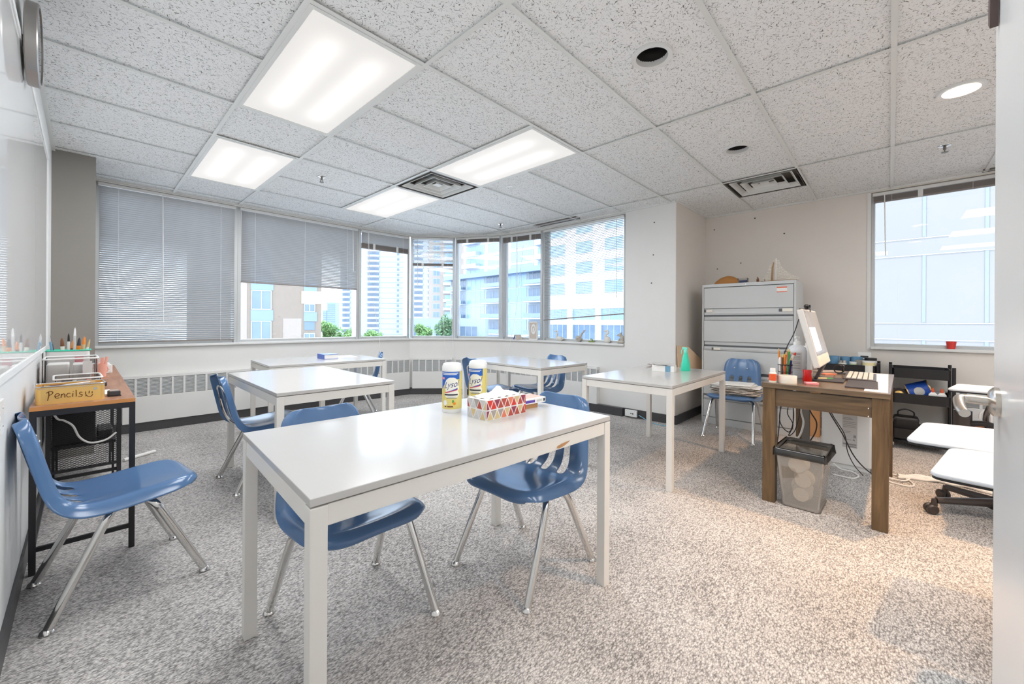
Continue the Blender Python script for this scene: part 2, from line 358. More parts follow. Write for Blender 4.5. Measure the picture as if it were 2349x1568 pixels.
        if bevel:
            bv = o.modifiers.new('bevel', 'BEVEL'); bv.width = bevel; bv.segments = 2; bv.limit_method = 'ANGLE'
        return o
def tag(o, label, cat, group=None, kind=None):
    o['label'] = label; o['category'] = cat
    if group: o['group'] = group
    if kind: o['kind'] = kind
    return o
def thing(name, label, cat, loc=(0, 0, 0), rotz=0, group=None):
    o = bpy.data.objects.new(name, None); COL.objects.link(o); o.location = loc; o.rotation_euler[2] = rotz; o.empty_display_size = 0.05
    return tag(o, label, cat, group)
def struct(o, label=None, cat=None):
    o['kind'] = 'structure'
    if label: o['label'] = label; o['category'] = cat
    return o
KIDS = {}
def dup(root, label, loc, rotz=0, group=None):
    def kids(o): return [c for c in bpy.data.objects if c.parent == o]
    r = root.copy(); COL.objects.link(r); r.location = loc; r.rotation_euler[2] = rotz; r['label'] = label
    if group: r['group'] = group
    for ch in kids(root):
        c = ch.copy(); COL.objects.link(c); c.parent = r
        for g in kids(ch): d = g.copy(); COL.objects.link(d); d.parent = c
    return r
def rot2(p, a, o=(0, 0)): return (o[0] + p[0] * math.cos(a) - p[1] * math.sin(a), o[1] + p[0] * math.sin(a) + p[1] * math.cos(a))
def smooth_path(pts, k=6):
    P = [Vector(p) for p in pts]; P = [2 * P[0] - P[1]] + P + [2 * P[-1] - P[-2]]; out = []
    for i in range(1, len(P) - 2):
        a, b, c, d = P[i - 1:i + 3]
        for j in range(k):
            t = j / k; out.append(0.5 * ((2 * b) + (c - a) * t + (2 * a - 5 * b + 4 * c - d) * t * t + (3 * b - a - 3 * c + d) * t ** 3))
    out.append(P[-2]); return out
def text_geo(txt, size, shear=0.0):
    cu = bpy.data.curves.new('t', 'FONT'); cu.body = txt; cu.size = size; cu.shear = shear; cu.align_x = 'CENTER'; cu.align_y = 'CENTER'; cu.resolution_u = 4
    o = bpy.data.objects.new('t', cu); COL.objects.link(o); dg = bpy.context.evaluated_depsgraph_get(); dg.update()
    me = o.evaluated_get(dg).to_mesh(); vs = [v.co.copy() for v in me.vertices]; fs = [tuple(p.vertices) for p in me.polygons]
    o.evaluated_get(dg).to_mesh_clear(); bpy.data.objects.remove(o); bpy.data.curves.remove(cu); return vs, fs

# ------------------------------------------------------------------ room shell
CZ = 2.52
XL, XR, YB = -0.19, 5.58, 5.65
A_, B_, C_, D_, E_, F_, G_ = (0.06, 5.65), (2.75, 5.65), (3.56, 5.585), (4.075, 5.105), (4.455, 4.44), (4.60, 3.735), (4.60, 2.385)
YN = -2.3
outline = [(XL, YN), (XR, YN), (XR, 1.77), (4.58, 1.77), (4.58, 2.385), F_, E_, D_, C_, B_, (XL, YB)]
fo = MB().prism([(-0.6, -2.7), (6.0, -2.7), (6.0, 2.6), (4.9, 2.6), (4.9, 4.6), (4.6, 5.3), (3.8, 6.0), (-0.6, 6.0)], -0.2, 0.0)
struct(fo.build('floor', 'carpet'))
def downhole(cx, cy, r, n=40): return [(cx + r * math.cos(2 * PI * i / n), cy + r * math.sin(2 * PI * i / n)) for i in range(n)]
DIFF = [(2.15, 2.755, 3.055, 3.655), (4.30, 4.90, 0.605, 1.205)]
DOWN = [(2.01, 0.905), (3.535, 0.885), (3.525, -0.30), (2.01, -0.30)]
def ceiling_mesh():
    b = bmesh.new()
    loops = [[(-0.5, -2.6), (5.9, -2.6), (5.9, 2.0), (4.9, 2.5), (4.9, 4.6), (4.55, 5.3), (3.8, 5.9), (-0.5, 5.9)]]
    for x0, x1, y0, y1 in DIFF: loops.append([(x0, y0), (x1, y0), (x1, y1), (x0, y1)])
    for c in DOWN: loops.append(downhole(c[0], c[1], 0.083))
    loops.append([(4.37, 2.98), (4.47, 2.98), (4.47, 3.70), (4.37, 3.70)])
    for lp in loops:
        vs = [b.verts.new((p[0], p[1], CZ + 0.013)) for p in lp]
        for i in range(len(vs)): b.edges.new((vs[i], vs[(i + 1) % len(vs)]))
    bmesh.ops.triangle_fill(b, use_beauty=True, edges=b.edges[:])
    for f in b.faces:
        if f.normal.z > 0: f.normal_flip()
    me = bpy.data.meshes.new('ceiling'); b.to_mesh(me); b.free(); me.materials.append(M['ceiling'])
    o = bpy.data.objects.new('ceiling', me); COL.objects.link(o); return struct(o)
ceiling_mesh()
# slab above so no daylight leaks through the lamp holes
struct(MB().box(-0.6, 6.0, -2.7, 6.0, 2.95, 3.1).build('ceiling_slab', 'wall'))
tb = MB(); hw = 0.012
rows = [-0.01 + 0.6115 * k for k in range(-3, 10)]
xr_at = lambda y: XR if y < 1.77 else (4.58 if y < 3.735 else (4.6 - (y - 3.735) * 0.2 if y < 4.44 else 4.455 - (y - 4.44) * 0.57 if y < 5.1 else 3.9))
skips = [(0.651, 1.248, 1.826, 3.05), (0.651, 1.248, 3.66, 4.886), (2.14, 2.76, 1.826, 3.05), (2.14, 2.76, 3.66, 4.886)]
for y in rows:
    if y < YN: continue
    xs = [XL, xr_at(y)]; cuts = [(a, b) for a, b, c, d in skips if c + 0.05 < y < d - 0.05]
    cur = xs[0]
    for a, b in sorted(cuts): tb.box(cur, a, y - hw, y + hw, CZ, CZ + 0.0015); cur = b
    tb.box(cur, xs[1], y - hw, y + hw, CZ, CZ + 0.0015)
for x, y0, y1 in ((0.651, YN, 5.65), (1.248, YN, 5.65), (2.14, 1.826, 4.886), (2.76, YN, 5.65), (4.29, YN, 4.7)):
    tb.box(x - hw, x + hw, y0, y1, CZ - 0.0005, CZ + 0.0015)
struct(tb.build('trim_1', 'tbar'), 'white T-bar grid of the suspended ceiling', 'ceiling grid')
# wall angle around the room
wa = MB()
for p, q in zip(outline, outline[1:] + outline[:1]): wa.seg(p, q, CZ - 0.004, CZ + 0.013, 0.0, 0.02)
struct(wa.build('trim_2', 'tbar'), 'white edge trim where ceiling tiles meet the walls', 'ceiling trim')
# walls
SILL = 0.885
struct(MB().box(XL - 0.2, XL, YN - 0.2, 6.0, 0, 2.95).build('wall_left', 'leftwall'))
struct(MB().box(XL - 0.2, 6.0, YN - 0.2, YN, 0, 2.95).build('wall_near', 'wall'))
struct(MB().box(XL, 0.06, 4.96, YB + 0.25, 0, 2.7).build('wall_corner_pillar', 'pillar'))
wbk = MB(); pts = [A_, B_, C_, D_, E_, F_, G_]
for p, q in zip(pts, pts[1:]): wbk.seg(p, q, 0, SILL, 0.0, 0.22)
struct(wbk.build('wall_back', 'wall'))
wh = MB()
for p, q in zip(pts, pts[1:]): wh.seg(p, q, 2.505, 2.95, 0.0, 0.22)
struct(wh.build('wall_head', 'wall'))
struct(MB().box(4.58, 5.8, 1.77, 2.385, 0, 2.95).build('wall_pillar', 'wall'))
wr = MB(); WY0, WY1, WZ0 = -1.25, 0.145, 0.915
wr.box(XR, XR + 0.22, WY1, 1.8, 0, 2.95).box(XR, XR + 0.22, WY0, WY1, 0, WZ0).box(XR, XR + 0.22, YN, WY0, 0, 2.95).box(XR, XR + 0.22, WY0, WY1, 2.51, 2.95)
struct(wr.build('wall_right', 'taupe'))
# recess side is taupe too: thin plaster skin
struct(MB().box(4.582, 5.58, 1.765, 1.77, 0, 2.95).build('wall_recess', 'taupe'))
# baseboards
bb = MB()
bpts = [(0.06, 5.65), B_, C_, D_, E_, F_, (4.58, 2.385), (4.58, 1.762), (5.58, 1.762)]
for p, q in zip(bpts, bpts[1:]): bb.seg(p, q, 0, 0.1, -0.012 - (0.05 if q[0] != 5.58 and q != (4.58, 1.762) else 0), 0.0)
struct(bb.build('baseboard_back', 'base'))
struct(MB().box(XR - 0.012, XR, YN, 1.77, 0, 0.1).build('baseboard_right', 'base'))
struct(MB().box(XL, XL + 0.01, YN, 4.96, 0, 0.095).build('baseboard_left', 'base'))
# screw holes on the white pillar and recess wall
for nm, spots in (('wall_pillar_marks', [(4.578, 2.02, 2.33), (4.578, 2.03, 1.95), (4.578, 2.05, 1.62)]), ('wall_right_marks', [(5.578, 1.66, 2.36), (5.578, 1.35, 1.9), (5.578, 1.62, 1.85), (5.578, 1.2, 2.43), (5.578, 0.9, 2.2)])):
    hb = MB()
    for x, y, z in spots: hb.ball((x, y, z), (0.003, 0.008, 0.007), 8, 6)
    struct(hb.build(nm, 'darkprint'), 'dark screw holes left in the wall', 'screw holes')

# ------------------------------------------------------------------ windows
def window(i, p, q, z0, z1, jam=0.035, dep=0.11, off=0.06, sill=True):
    p, q = Vector(p), Vector(q); d = (q - p).normalized(); n = Vector((-d.y, d.x)); L = (q - p).length
    b = MB(); pt = lambda s: p + d * s
    b.seg(pt(0), pt(jam), z0, z1, off - 0.03, off + dep); b.seg(pt(L - jam), pt(L), z0, z1, off - 0.03, off + dep)
    b.seg(pt(jam), pt(L - jam), z0, z0 + 0.035, off, off + dep); b.seg(pt(jam), pt(L - jam), z1 - 0.03, z1, off, off + dep)
    o = struct(b.build('window_%d' % i, 'alu', bevel=0.003))
    g = MB().seg(pt(jam), pt(L - jam), z0 + 0.03, z1 - 0.025, off + 0.06, off + 0.066).build('pane', 'glass', o)
    if sill: MB().seg(p, q, z0 - 0.022, z0 + 0.004, -0.035, off + 0.02).build('sill', 'white_frame', o, bevel=0.004)
    return o
WIN = [(1, A_, (1.247, 5.65)), (2, (1.247, 5.65), B_), (3, B_, C_), (4, C_, D_), (5, D_, E_), (6, E_, F_), (7, F_, (4.60, 2.40))]
for i, p, q in WIN: window(i, p, q, SILL, 2.51)
window(8, (XR, WY1), (XR, WY0), WZ0, 2.51, jam=0.03)
struct(MB().box(XR - 0.006, XR, WY0 - 0.03, WY1 + 0.03, WZ0 - 0.03, WZ0).box(XR - 0.006, XR, WY1, WY1 + 0.03, WZ0, 2.51).build('trim_3', 'white_frame'), 'thin white casing around the window beside the door', 'window trim')

# ------------------------------------------------------------------ blinds
def blind(p, q, ztop, zb0, zb1, tilt, label, stack=0.0, sp=0.0213, wand=0.2, wlen=0.9, inset=0.034, off=0.02, sm='blind'):
    p, q = Vector(p), Vector(q); d = (q - p).normalized(); n = Vector((d.y, -d.x))     # n points into the room
    L = (q - p).length; root = thing('venetian_blind', label, 'window blind', (p.x, p.y, 0), 0, 'venetian blinds on the windows')
    O = lambda s, t, z: (d.x * s + n.x * t, d.y * s + n.y * t, z)
    s0, s1 = inset, L - inset; T = -off      # behind the frame face
    def ob(name, mt, s_a, s_b, t_a, t_b, za, zb, par=root, bev=0.0):
        b = MB(); b.add([O(s_a, t_a, za), O(s_b, t_a, za), O(s_b, t_b, za), O(s_a, t_b, za), O(s_a, t_a, zb), O(s_b, t_a, zb), O(s_b, t_b, zb), O(s_a, t_b, zb)],
                        [(0, 3, 2, 1), (4, 5, 6, 7), (0, 1, 5, 4), (1, 2, 6, 5), (2, 3, 7, 6), (3, 0, 4, 7)])
        return b.build(name, mt, par, bevel=bev)
    ob('headrail', 'white_frame', s0 - 0.01, s1 + 0.01, T - 0.014, T + 0.014, ztop - 0.03, ztop)
    sl = MB(); hw_ = 0.0125; z = ztop - 0.042
    cosT, sinT = math.cos(R(tilt)), math.sin(R(tilt))
    nsl = int((ztop - 0.03 - min(zb0, zb1) - stack) / sp)
    for k in range(nsl):
        za = ztop - 0.042 - k * sp
        # slanted bottoms: the last slats fan towards the rail
        z0_, z1_ = za, za
        if zb0 != zb1:
            f = k / max(1, nsl - 1); lo = (ztop - 0.042) - (nsl - 1) * sp
            z0_ = za + (zb0 + 0.015 - lo) * max(0, (f - 0.75) / 0.25); z1_ = za + (zb1 + 0.015 - lo) * max(0, (f - 0.75) / 0.25)
        vs = []
        for (a, bz) in ((-hw_, 0), (0, 0.0022), (hw_, 0)):
            t = a * cosT - bz * sinT; h = a * sinT + bz * cosT
            vs.append(O(s0, T + t, z0_ + h)); vs.append(O(s1, T + t, z1_ + h))
        sl.add(vs, [(0, 1, 3, 2), (2, 3, 5, 4)])
    if nsl > 0: sl.build('slats', sm, root, smooth=True, ang=80)
    zl = min(zb0, zb1)
    if stack:
        st = MB(); k = int(stack / 0.0042)
        for j in range(k):
            zz = zl + 0.012 + j * 0.0042
            st.add([O(s0, T - 0.0125, zz), O(s1, T - 0.0125, zz), O(s1, T + 0.0125, zz), O(s0, T + 0.0125, zz), O(s0, T - 0.0125, zz + 0.0025), O(s1, T - 0.0125, zz + 0.0025), O(s1, T + 0.0125, zz + 0.0025), O(s0, T + 0.0125, zz + 0.0025)],
                   [(0, 3, 2, 1), (4, 5, 6, 7), (0, 1, 5, 4), (1, 2, 6, 5), (2, 3, 7, 6), (3, 0, 4, 7)])
        st.build('slat_stack', 'blindrail', root)
        for f in (0.25, 0.75): ob('ladder_tape', 'white_frame', s0 + (s1 - s0) * f - 0.018, s0 + (s1 - s0) * f + 0.018, T + 0.0125, T + 0.0145, zl, zl + stack + 0.02)
    b = MB(); b.add([O(s0, T - 0.011, zb0), O(s1, T - 0.011, zb1), O(s1, T + 0.011, zb1), O(s0, T + 0.011, zb0), O(s0, T - 0.011, zb0 + 0.013), O(s1, T - 0.011, zb1 + 0.013), O(s1, T + 0.011, zb1 + 0.013), O(s0, T + 0.011, zb0 + 0.013)],
                    [(0, 3, 2, 1), (4, 5, 6, 7), (0, 1, 5, 4), (1, 2, 6, 5), (2, 3, 7, 6), (3, 0, 4, 7)])
    b.build('bottom_rail', 'blindrail', root)
    for f in ((0.12, 0.88) if L < 1.2 else (0.1, 0.5, 0.9)):
        s = s0 + (s1 - s0) * f
        MB().tube([O(s, T + 0.014, ztop - 0.03), O(s, T + 0.014, zb0 * (1 - f) + zb1 * f)], 0.0012, 5).build('ladder_cord', 'white', root)
    if wand is not None:
        s = s0 + (s1 - s0) * wand
        MB().tube([O(s, T + 0.022, ztop - 0.03), O(s + 0.01, T + 0.026, ztop - 0.03 - wlen)], 0.0045, 8).build('tilt_wand', 'white', root, smooth=True)
    return root
blind(A_, (1.247, 5.65), 2.50, 0.915, 0.915, 49, 'fully lowered grey blind covering the window next to the dark corner pillar', wand=0.42, wlen=1.35)
blind((1.247, 5.65), B_, 2.50, 1.605, 1.605, 47, 'wide grey blind half lowered over the brick building view', wand=0.95, wlen=0.6)
blind(B_, C_, 2.50, 2.225, 2.225, 50, 'short blind with bunched dark slats over the balcony tower view', stack=0.07, wand=0.13, wlen=0.75)
blind(C_, D_, 2.50, 2.045, 2.045, 8, 'short blind with open slats and a thin dark bottom rail', stack=0.03, wand=0.12, wlen=0.75, sm='blind_lit')
blind(D_, E_, 2.50, 2.415, 2.415, 12, 'blind pulled right up in the straight window of the curved bay', stack=0.055, wand=None)
blind(E_, F_, 2.50, 2.385, 2.385, 12, 'raised blind over the framed picture on the sill', stack=0.07, wand=0.4, wlen=0.8)
blind(F_, (4.60, 2.40), 2.50, 1.175, 1.255, 4, 'bright open-slat blind with a crooked bottom rail above the bird figurines', wand=0.93, wlen=1.0, sm='blind_lit')
blind((XR, WY1), (XR, WY0), 2.50, 2.40, 2.40, 12, 'raised blind of the window beside the door', stack=0.055, wand=0.06, wlen=0.62, inset=0.02)
# pull cords hanging below the sill
def cord(name, label, pts, r, mt, cat='cord', group=None, par=None):
    o = MB().tube(smooth_path(pts, 6), r, 6).build(name, mt, par, smooth=True)
    if par is None: tag(o, label, cat, group)
    return o
cord('blind_cord', 'thin blind cord slanting down the wall behind the table with the blue book', [(2.93, 5.59, 1.5), (3.02, 5.56, 0.88), (3.0, 5.52, 0.78), (2.93, 5.51, 0.62)], 0.0025, 'cable_w', 'blind cord', 'blind cords')
cord('blind_cord', 'looped blind cord hanging below the sill of the half raised bay blind', [(4.0, 5.09, 1.4), (4.0, 5.06, 0.9), (3.985, 5.045, 0.72), (3.94, 5.06, 0.69), (3.91, 5.10, 0.72), (3.90, 5.14, 0.9), (3.905, 5.16, 1.4)], 0.0025, 'cable_w', 'blind cord', 'blind cords')
cord('blind_cord', 'blind cord crossing the panes next to the framed picture and down the wall', [(4.49, 4.0, 2.3), (4.46, 4.10, 1.4), (4.43, 4.18, 0.92), (4.41, 4.2, 0.8), (4.40, 4.25, 0.66)], 0.0025, 'cable_w', 'blind cord', 'blind cords')

# ------------------------------------------------------------------ perimeter heaters
def heater(p, q, label, z0=0.095, z1=0.575, g0=0.365, g1=0.545, dep=0.075):
    p, q = Vector(p), Vector(q); d = (q - p).normalized(); L = (q - p).length; pt = lambda s: p + d * s
    root = thing('baseboard_heater', label, 'heater', (0, 0, 0), 0, 'heaters under the windows')
    b = MB()
    b.seg(p, q, z0, g0, -dep, -0.002).seg(p, q, g1, z1, -dep, -0.002)
    b.seg(p, q, g0, g1, -dep + 0.03, -0.002)
    b.build('cover', 'wall', root, bevel=0.003)
    nb = max(1, round(L / 0.098)); stp = L / nb; g = MB(); lv = MB()
    for k in range(nb + 1):
        s = k * stp; g.seg(pt(max(0, s - 0.009)), pt(min(L, s + 0.009)), g0, g1, -dep, -0.03)
    g.build('grille_bars', 'wall', root)
    for k in range(13):
        z = g0 + 0.006 + k * (g1 - g0 - 0.02) / 12; lv.seg(p, q, z, z + 0.0085, -dep + 0.005, -dep + 0.02)
    lv.build('grille_louvres', 'cabinet', root)
heater((0.26, 5.65), (2.0, 5.65), 'long white heater cover under the fully lowered blind')
heater((2.0, 5.65), B_, 'white heater cover behind the table with the blue book')
heater(B_, (3.52, 5.585), 'white heater cover below the balcony tower view')
heater((3.60, 5.55), (4.06, 5.12), 'white heater cover on the angled bay wall with the looped cord above')
heater((4.10, 5.06), (4.44, 4.47), 'white heater cover on the next bay wall, behind the chair at the far table')
heater((4.47, 4.40), (4.59, 3.76), 'short white heater cover below the framed picture')
heater(F_, (4.60, 2.75), 'white heater cover under the sill with the bird figurines')
heater((XR, -0.40), (XR, -1.9), 'white heater cover on the taupe wall behind the black trolley', g0=0.395, g1=0.485, z1=0.52)

# ------------------------------------------------------------------ ceiling fixtures
def panel_light(x0, x1, y0, y1, label):
    root = thing('ceiling_light', label, 'ceiling light', (0, 0, 0), 0, 'fluorescent ceiling panels')
    b = MB(); f = 0.022
    b.box(x0, x1, y0, y0 + f, CZ - 0.002, CZ + 0.007).box(x0, x1, y1 - f, y1, CZ - 0.002, CZ + 0.007).box(x0, x0 + f, y0 + f, y1 - f, CZ - 0.002, CZ + 0.007).box(x1 - f, x1, y0 + f, y1 - f, CZ - 0.002, CZ + 0.007)
    b.build('frame', 'tbar', root)
    MB().box(x0 + f, x1 - f, y0 + f, y1 - f, CZ + 0.001, CZ + 0.006).build('diffuser', m_panel(x0 + f, x1 - f, y0 + f, y1 - f, 'lit_diffuser'), root)
    ld = bpy.data.lights.new('tube_light', 'AREA'); ld.shape = 'RECTANGLE'; ld.size = x1 - x0 - 2 * f; ld.size_y = y1 - y0 - 2 * f; ld.energy = PANEL; ld.color = (0.97, 0.985, 1)
    lo = bpy.data.objects.new('tube_light', ld); COL.objects.link(lo); lo.location = ((x0 + x1) / 2, (y0 + y1) / 2, CZ - 0.004); lo.parent = root
panel_light(0.663, 1.236, 1.838, 3.038, 'large lit ceiling panel above the chair by the wood topped rack')
panel_light(0.663, 1.236, 3.672, 4.874, 'lit ceiling panel next to the fully lowered blind')
panel_light(2.152, 2.748, 1.838, 3.038, 'lit ceiling panel bordering the square air vent, on its tissue box side')
panel_light(2.152, 2.748, 3.672, 4.874, 'lit ceiling panel between the square air vent and the half lowered blind')
panel_light(0.663, 1.236, 0.01, 1.20, 'unseen ceiling panel added as fill light above the near end of the whiteboard')  # added out of view to brighten the near floor and left wall
for x0_, nm_ in ((0.663, 'unseen ceiling panel added as fill light behind the open door, on the whiteboard side'), (2.152, 'unseen ceiling panel added as fill light behind the open door, in the middle'), (3.66, 'unseen ceiling panel added as fill light behind the open door, on the window side')):
    panel_light(x0_, x0_ + 0.58, -1.84, -0.64, nm_)  # unseen panels added behind the camera to fill the room with light
def diffuser(x0, x1, y0, y1, label):
    root = thing('air_vent', label, 'ceiling vent', ((x0 + x1) / 2, (y0 + y1) / 2, CZ), 0, 'square ceiling air vents')
    hx, hy = (x1 - x0) / 2, (y1 - y0) / 2
    b = MB(); H = 0.10
    b.box(-hx, hx, -hy, hy, H, H + 0.01)
    for sx in (-1, 1): b.box(sx * hx, sx * (hx - 0.012), -hy, hy, 0.0, H); b.box(-hx, hx, sx * hy, sx * (hy - 0.012), 0.0, H)
    b.build('housing', 'steelgrey', root)
    MB().lathe([(0.09, 0.085), (0.14, 0.099)], n=20).build('duct_collar', 'blackplastic', root)
    for k, f in enumerate((0.74, 0.48, 0.22)):
        c = MB(); r0x, r0y, r1x, r1y = hx * f, hy * f, hx * (f + 0.10), hy * (f + 0.10); z0, z1 = 0.0, 0.04
        v = []
        for (rx, ry, z) in ((r0x, r0y, z1), (r1x, r1y, z0), (r1x + 0.006, r1y + 0.006, z0), (r0x + 0.006, r0y + 0.006, z1)):
            v += [(-rx, -ry, z), (rx, -ry, z), (rx, ry, z), (-rx, ry, z)]
        fs = []
        for r in range(4):
            for i in range(4): a = r * 4; n2 = ((r + 1) % 4) * 4; fs.append((a + i, a + (i + 1) % 4, n2 + (i + 1) % 4, n2 + i))
        c.add(v, fs); c.build('cone_ring', 'tbar', root)
    MB().box(-hx * 0.12, hx * 0.12, -hy * 0.12, hy * 0.12, 0.012, 0.02).box(-0.01, 0.01, -0.01, 0.01, 0.02, 0.1).build('centre_plate', 'tbar', root)
diffuser(*DIFF[0], 'square air vent between two lit ceiling panels')
diffuser(*DIFF[1], 'square air vent in the ceiling above the grey filing cabinet')
def downlight(x, y, label, lit):
    root = thing('recessed_downlight', label, 'downlight', (x, y, CZ), 0, 'recessed ceiling downlights')
    MB().lathe([(0.079, 0.03), (0.079, 0.0), (0.10, -0.004), (0.102, 0.006), (0.100, 0.013), (0.082, 0.013)], n=40, cap=False).build('trim_ring', 'white_frame', root, smooth=True)
    MB().lathe([(0.08, 0.008), (0.078, 0.06), (0.068, 0.13), (0.0, 0.132)], n=32, cap=False).build('baffle', 'white_frame' if lit else 'blackplastic', root, smooth=True)
    bulb = MB().lathe([(0.0, 0.075), (0.03, 0.073), (0.048, 0.08), (0.056, 0.092), (0.05, 0.125)], n=24, cap=False)
    if lit:
        k = N('warm_lamp_face'); k.b.inputs['Emission Color'].default_value = (1, 0.80, 0.58, 1); k.b.inputs['Emission Strength'].default_value = 14
        bulb.build('bulb', k.m, root, smooth=True)
        ld = bpy.data.lights.new('lamp_beam', 'SPOT'); lo = bpy.data.objects.new('lamp_beam', ld); COL.objects.link(lo); lo.parent = root
        lo.location = (0, 0, 0.05); ld.energy = SPOT_W * lit; ld.color = (1, 0.58, 0.28); ld.spot_size = R(88); ld.spot_blend = 0.85; ld.shadow_soft_size = 0.03
    else: bulb.build('bulb', 'silver', root, smooth=True)
downlight(*DOWN[0], 'unlit recessed downlight with visible bulb, the nearer of the two dark ones', 0)
downlight(*DOWN[1], 'unlit black recessed downlight near the vent above the filing cabinet', 0)
downlight(*DOWN[2], 'lit warm recessed downlight beside the open door', 1.0)
downlight(*DOWN[3], 'lit warm recessed downlight over the tablet arm seats, behind the door top', 0.6)
def sprinkler(x, y, label):
    root = thing('sprinkler_head', label, 'sprinkler', (x, y, CZ + 0.012), 0, 'ceiling sprinkler heads')
    MB().lathe([(0.038, 0.0), (0.036, -0.006), (0.02, -0.012), (0.012, -0.013)], n=24).build('escutcheon', 'tin', root, smooth=True)
    MB().tube([(0, 0, -0.01), (0, 0, -0.034)], 0.009, 10).box(-0.012, -0.008, -0.003, 0.003, -0.052, -0.028).box(0.008, 0.012, -0.003, 0.003, -0.052, -0.028).build('frame_arms', 'steelgrey', root)
    MB().lathe([(0.004, -0.05), (0.02, -0.052), (0.02, -0.055), (0.004, -0.056)], n=14).build('deflector', 'steelgrey', root)
sprinkler(1.553, 3.982, 'sprinkler head in the tiles between the two rows of lit panels')
sprinkler(4.0, 3.995, 'sprinkler head in the tiles over the curved window bay')
sprinkler(4.55, -0.304, 'sprinkler head in the ceiling beside the door window')
tag(MB().box(2.94, 2.98, 2.80, 2.87, CZ + 0.008, CZ + 0.0128).build('ceiling_patch', 'white', rotz=0), 'tiny white patch stuck on a ceiling tile', 'patch')
def slot_vent(x0, x1, y0, y1, label):
    root = thing('slot_vent', label, 'ceiling vent', (0, 0, 0), 0, 'narrow slot vents')
    MB().box(x0, x1, y0, y1, CZ + 0.05, CZ + 0.06).box(x0, x0 + 0.006, y0, y1, CZ - 0.002, CZ + 0.05).box(x1 - 0.006, x1, y0, y1, CZ - 0.002, CZ + 0.05).build('housing', 'steelgrey', root)
    b = MB()
    for k in range(3): xx = x0 + (x1 - x0) * (k + 1) / 4; b.box(xx - 0.004, xx + 0.004, y0, y1, CZ + 0.002, CZ + 0.022)
    b.build('blades', 'cabinet', root)
slot_vent(4.37, 4.47, 2.98, 3.70, 'narrow grey slot vent in the ceiling above the bird figurines')
slot_vent(5.47, 5.53, -1.0, -0.60, 'narrow slot vent above the raised blind beside the door')

# ------------------------------------------------------------------ left wall: board, clock
rt_ = thing('whiteboard', 'glossy white wall board reflecting the blinds', 'whiteboard', (XL, 0, 0))
MB().box(0.0, 0.012, 0.75, 4.20, 0.965, 2.235).build('board_surface', 'board', rt_)
MB().box(0.0, 0.016, 0.75, 4.22, 2.235, 2.262).box(0.0, 0.016, 0.75, 4.22, 0.94, 0.965).box(0.0, 0.016, 4.20, 4.225, 0.94, 2.262).build('edge_frame', 'leftwall', rt_)
ck = thing('wall_clock', 'round wall clock with brushed metal rim, seen edge on above the whiteboard', 'clock', (XL + 0.02, 2.62, 2.29))
MB().lathe([(0.16, 0.0), (0.163, 0.004), (0.163, 0.034), (0.158, 0.038), (0.150, 0.038), (0.150, 0.03)], n=56, axis=0, cap=False).build('rim', 'clockrim', ck, smooth=True)
MB().lathe([(0.151, 0.0), (0.151, 0.028)], n=48, axis=0).build('face', 'paper', ck)
MB().lathe([(0.15, 0.033), (0.15, 0.035)], n=48, axis=0).build('glass', 'clear', ck)
MB().box(0.029, 0.030, -0.003, 0.003, -0.02, 0.10).box(0.029, 0.030, -0.02, 0.07, -0.004, 0.004).build('hands', 'blackplastic', ck)
MB().lathe([(0.03, -0.02), (0.03, 0.0)], n=16, axis=0).build('hanger', 'blackplastic', ck)
pl = thing('wall_plate', 'blank white plate low on the wall behind the blue chair', 'wall plate', (XL, 2.13, 0.82))
MB().box(0, 0.006, -0.035, 0.035, -0.057, 0.057).build('plate', 'white', pl, bevel=0.002)
MB().ball((0.006, 0, 0.03), (0.002, 0.004, 0.004), 8, 6).ball((0.006, 0, -0.03), (0.002, 0.004, 0.004), 8, 6).build('screws', 'tin', pl)

# ------------------------------------------------------------------ door
d = struct(MB().box(-0.1, 0.90, -0.155, -0.11, 0.01, 2.12).build('door_1', 'door', bevel=0.002))
MB().lathe([(0.020, 0.0), (0.020, 0.005), (0.015, 0.009), (0.008, 0.010)], (0.862, -0.11, 1.035), 28, axis=1).build('handle_rose', 'nickel', d, smooth=True)
MB().tube(smooth_path([(0.862, -0.102, 1.035), (0.862, -0.080, 1.036), (0.857, -0.073, 1.036), (0.838, -0.071, 1.033), (0.815, -0.071, 1.028), (0.800, -0.073, 1.024)], 6), [0.0062] * 6 + [0.0058] * 25, 12).build('handle', 'nickel', d, smooth=True)
MB().obox((0.868, -0.105, 1.765), (0.007, 0, 0.006), (0, 0.004, 0), (-0.012, 0, 0.20)).build('bronze_strip', 'doorbronze', d)

# ------------------------------------------------------------------ tables
def table(label, c, sx, sy, ang, h=0.735):
    root = thing('white_table', label, 'table', (c[0], c[1], 0), ang, 'white laminate tables')
    hx, hy, lg = sx / 2, sy / 2, 0.04
    MB().box(-hx, hx, -hy, hy, h - 0.02, h).build('tabletop', 'table', root, bevel=0.002)
    b = MB(); za, zb = h - 0.075, h - 0.024; e = 0.004
    b.box(-hx + lg, hx - lg, -hy + e, -hy + e + 0.03, za, zb).box(-hx + lg, hx - lg, hy - e - 0.03, hy - e, za, zb)
    b.box(-hx + e, -hx + e + 0.03, -hy + lg, hy - lg, za, zb).box(hx - e - 0.03, hx - e, -hy + lg, hy - lg, za, zb)
    b.build('apron', 'table_steel', root, bevel=0.0015)
    for s in (-1, 1):
        for t in (-1, 1):
            MB().box(s * hx, s * (hx - lg), t * hy, t * (hy - lg), 0.0, h - 0.024).build('leg', 'table_steel', root, bevel=0.002)
    return root
T1 = table('white table carrying the wipes canisters and tissue box', (0.988, 1.30), 1.23, 0.75, R(-3.2))
table('bare white table behind the tissue box table, under the ceiling sprinkler', (1.12, 3.14), 0.73, 1.27, R(-1.2))
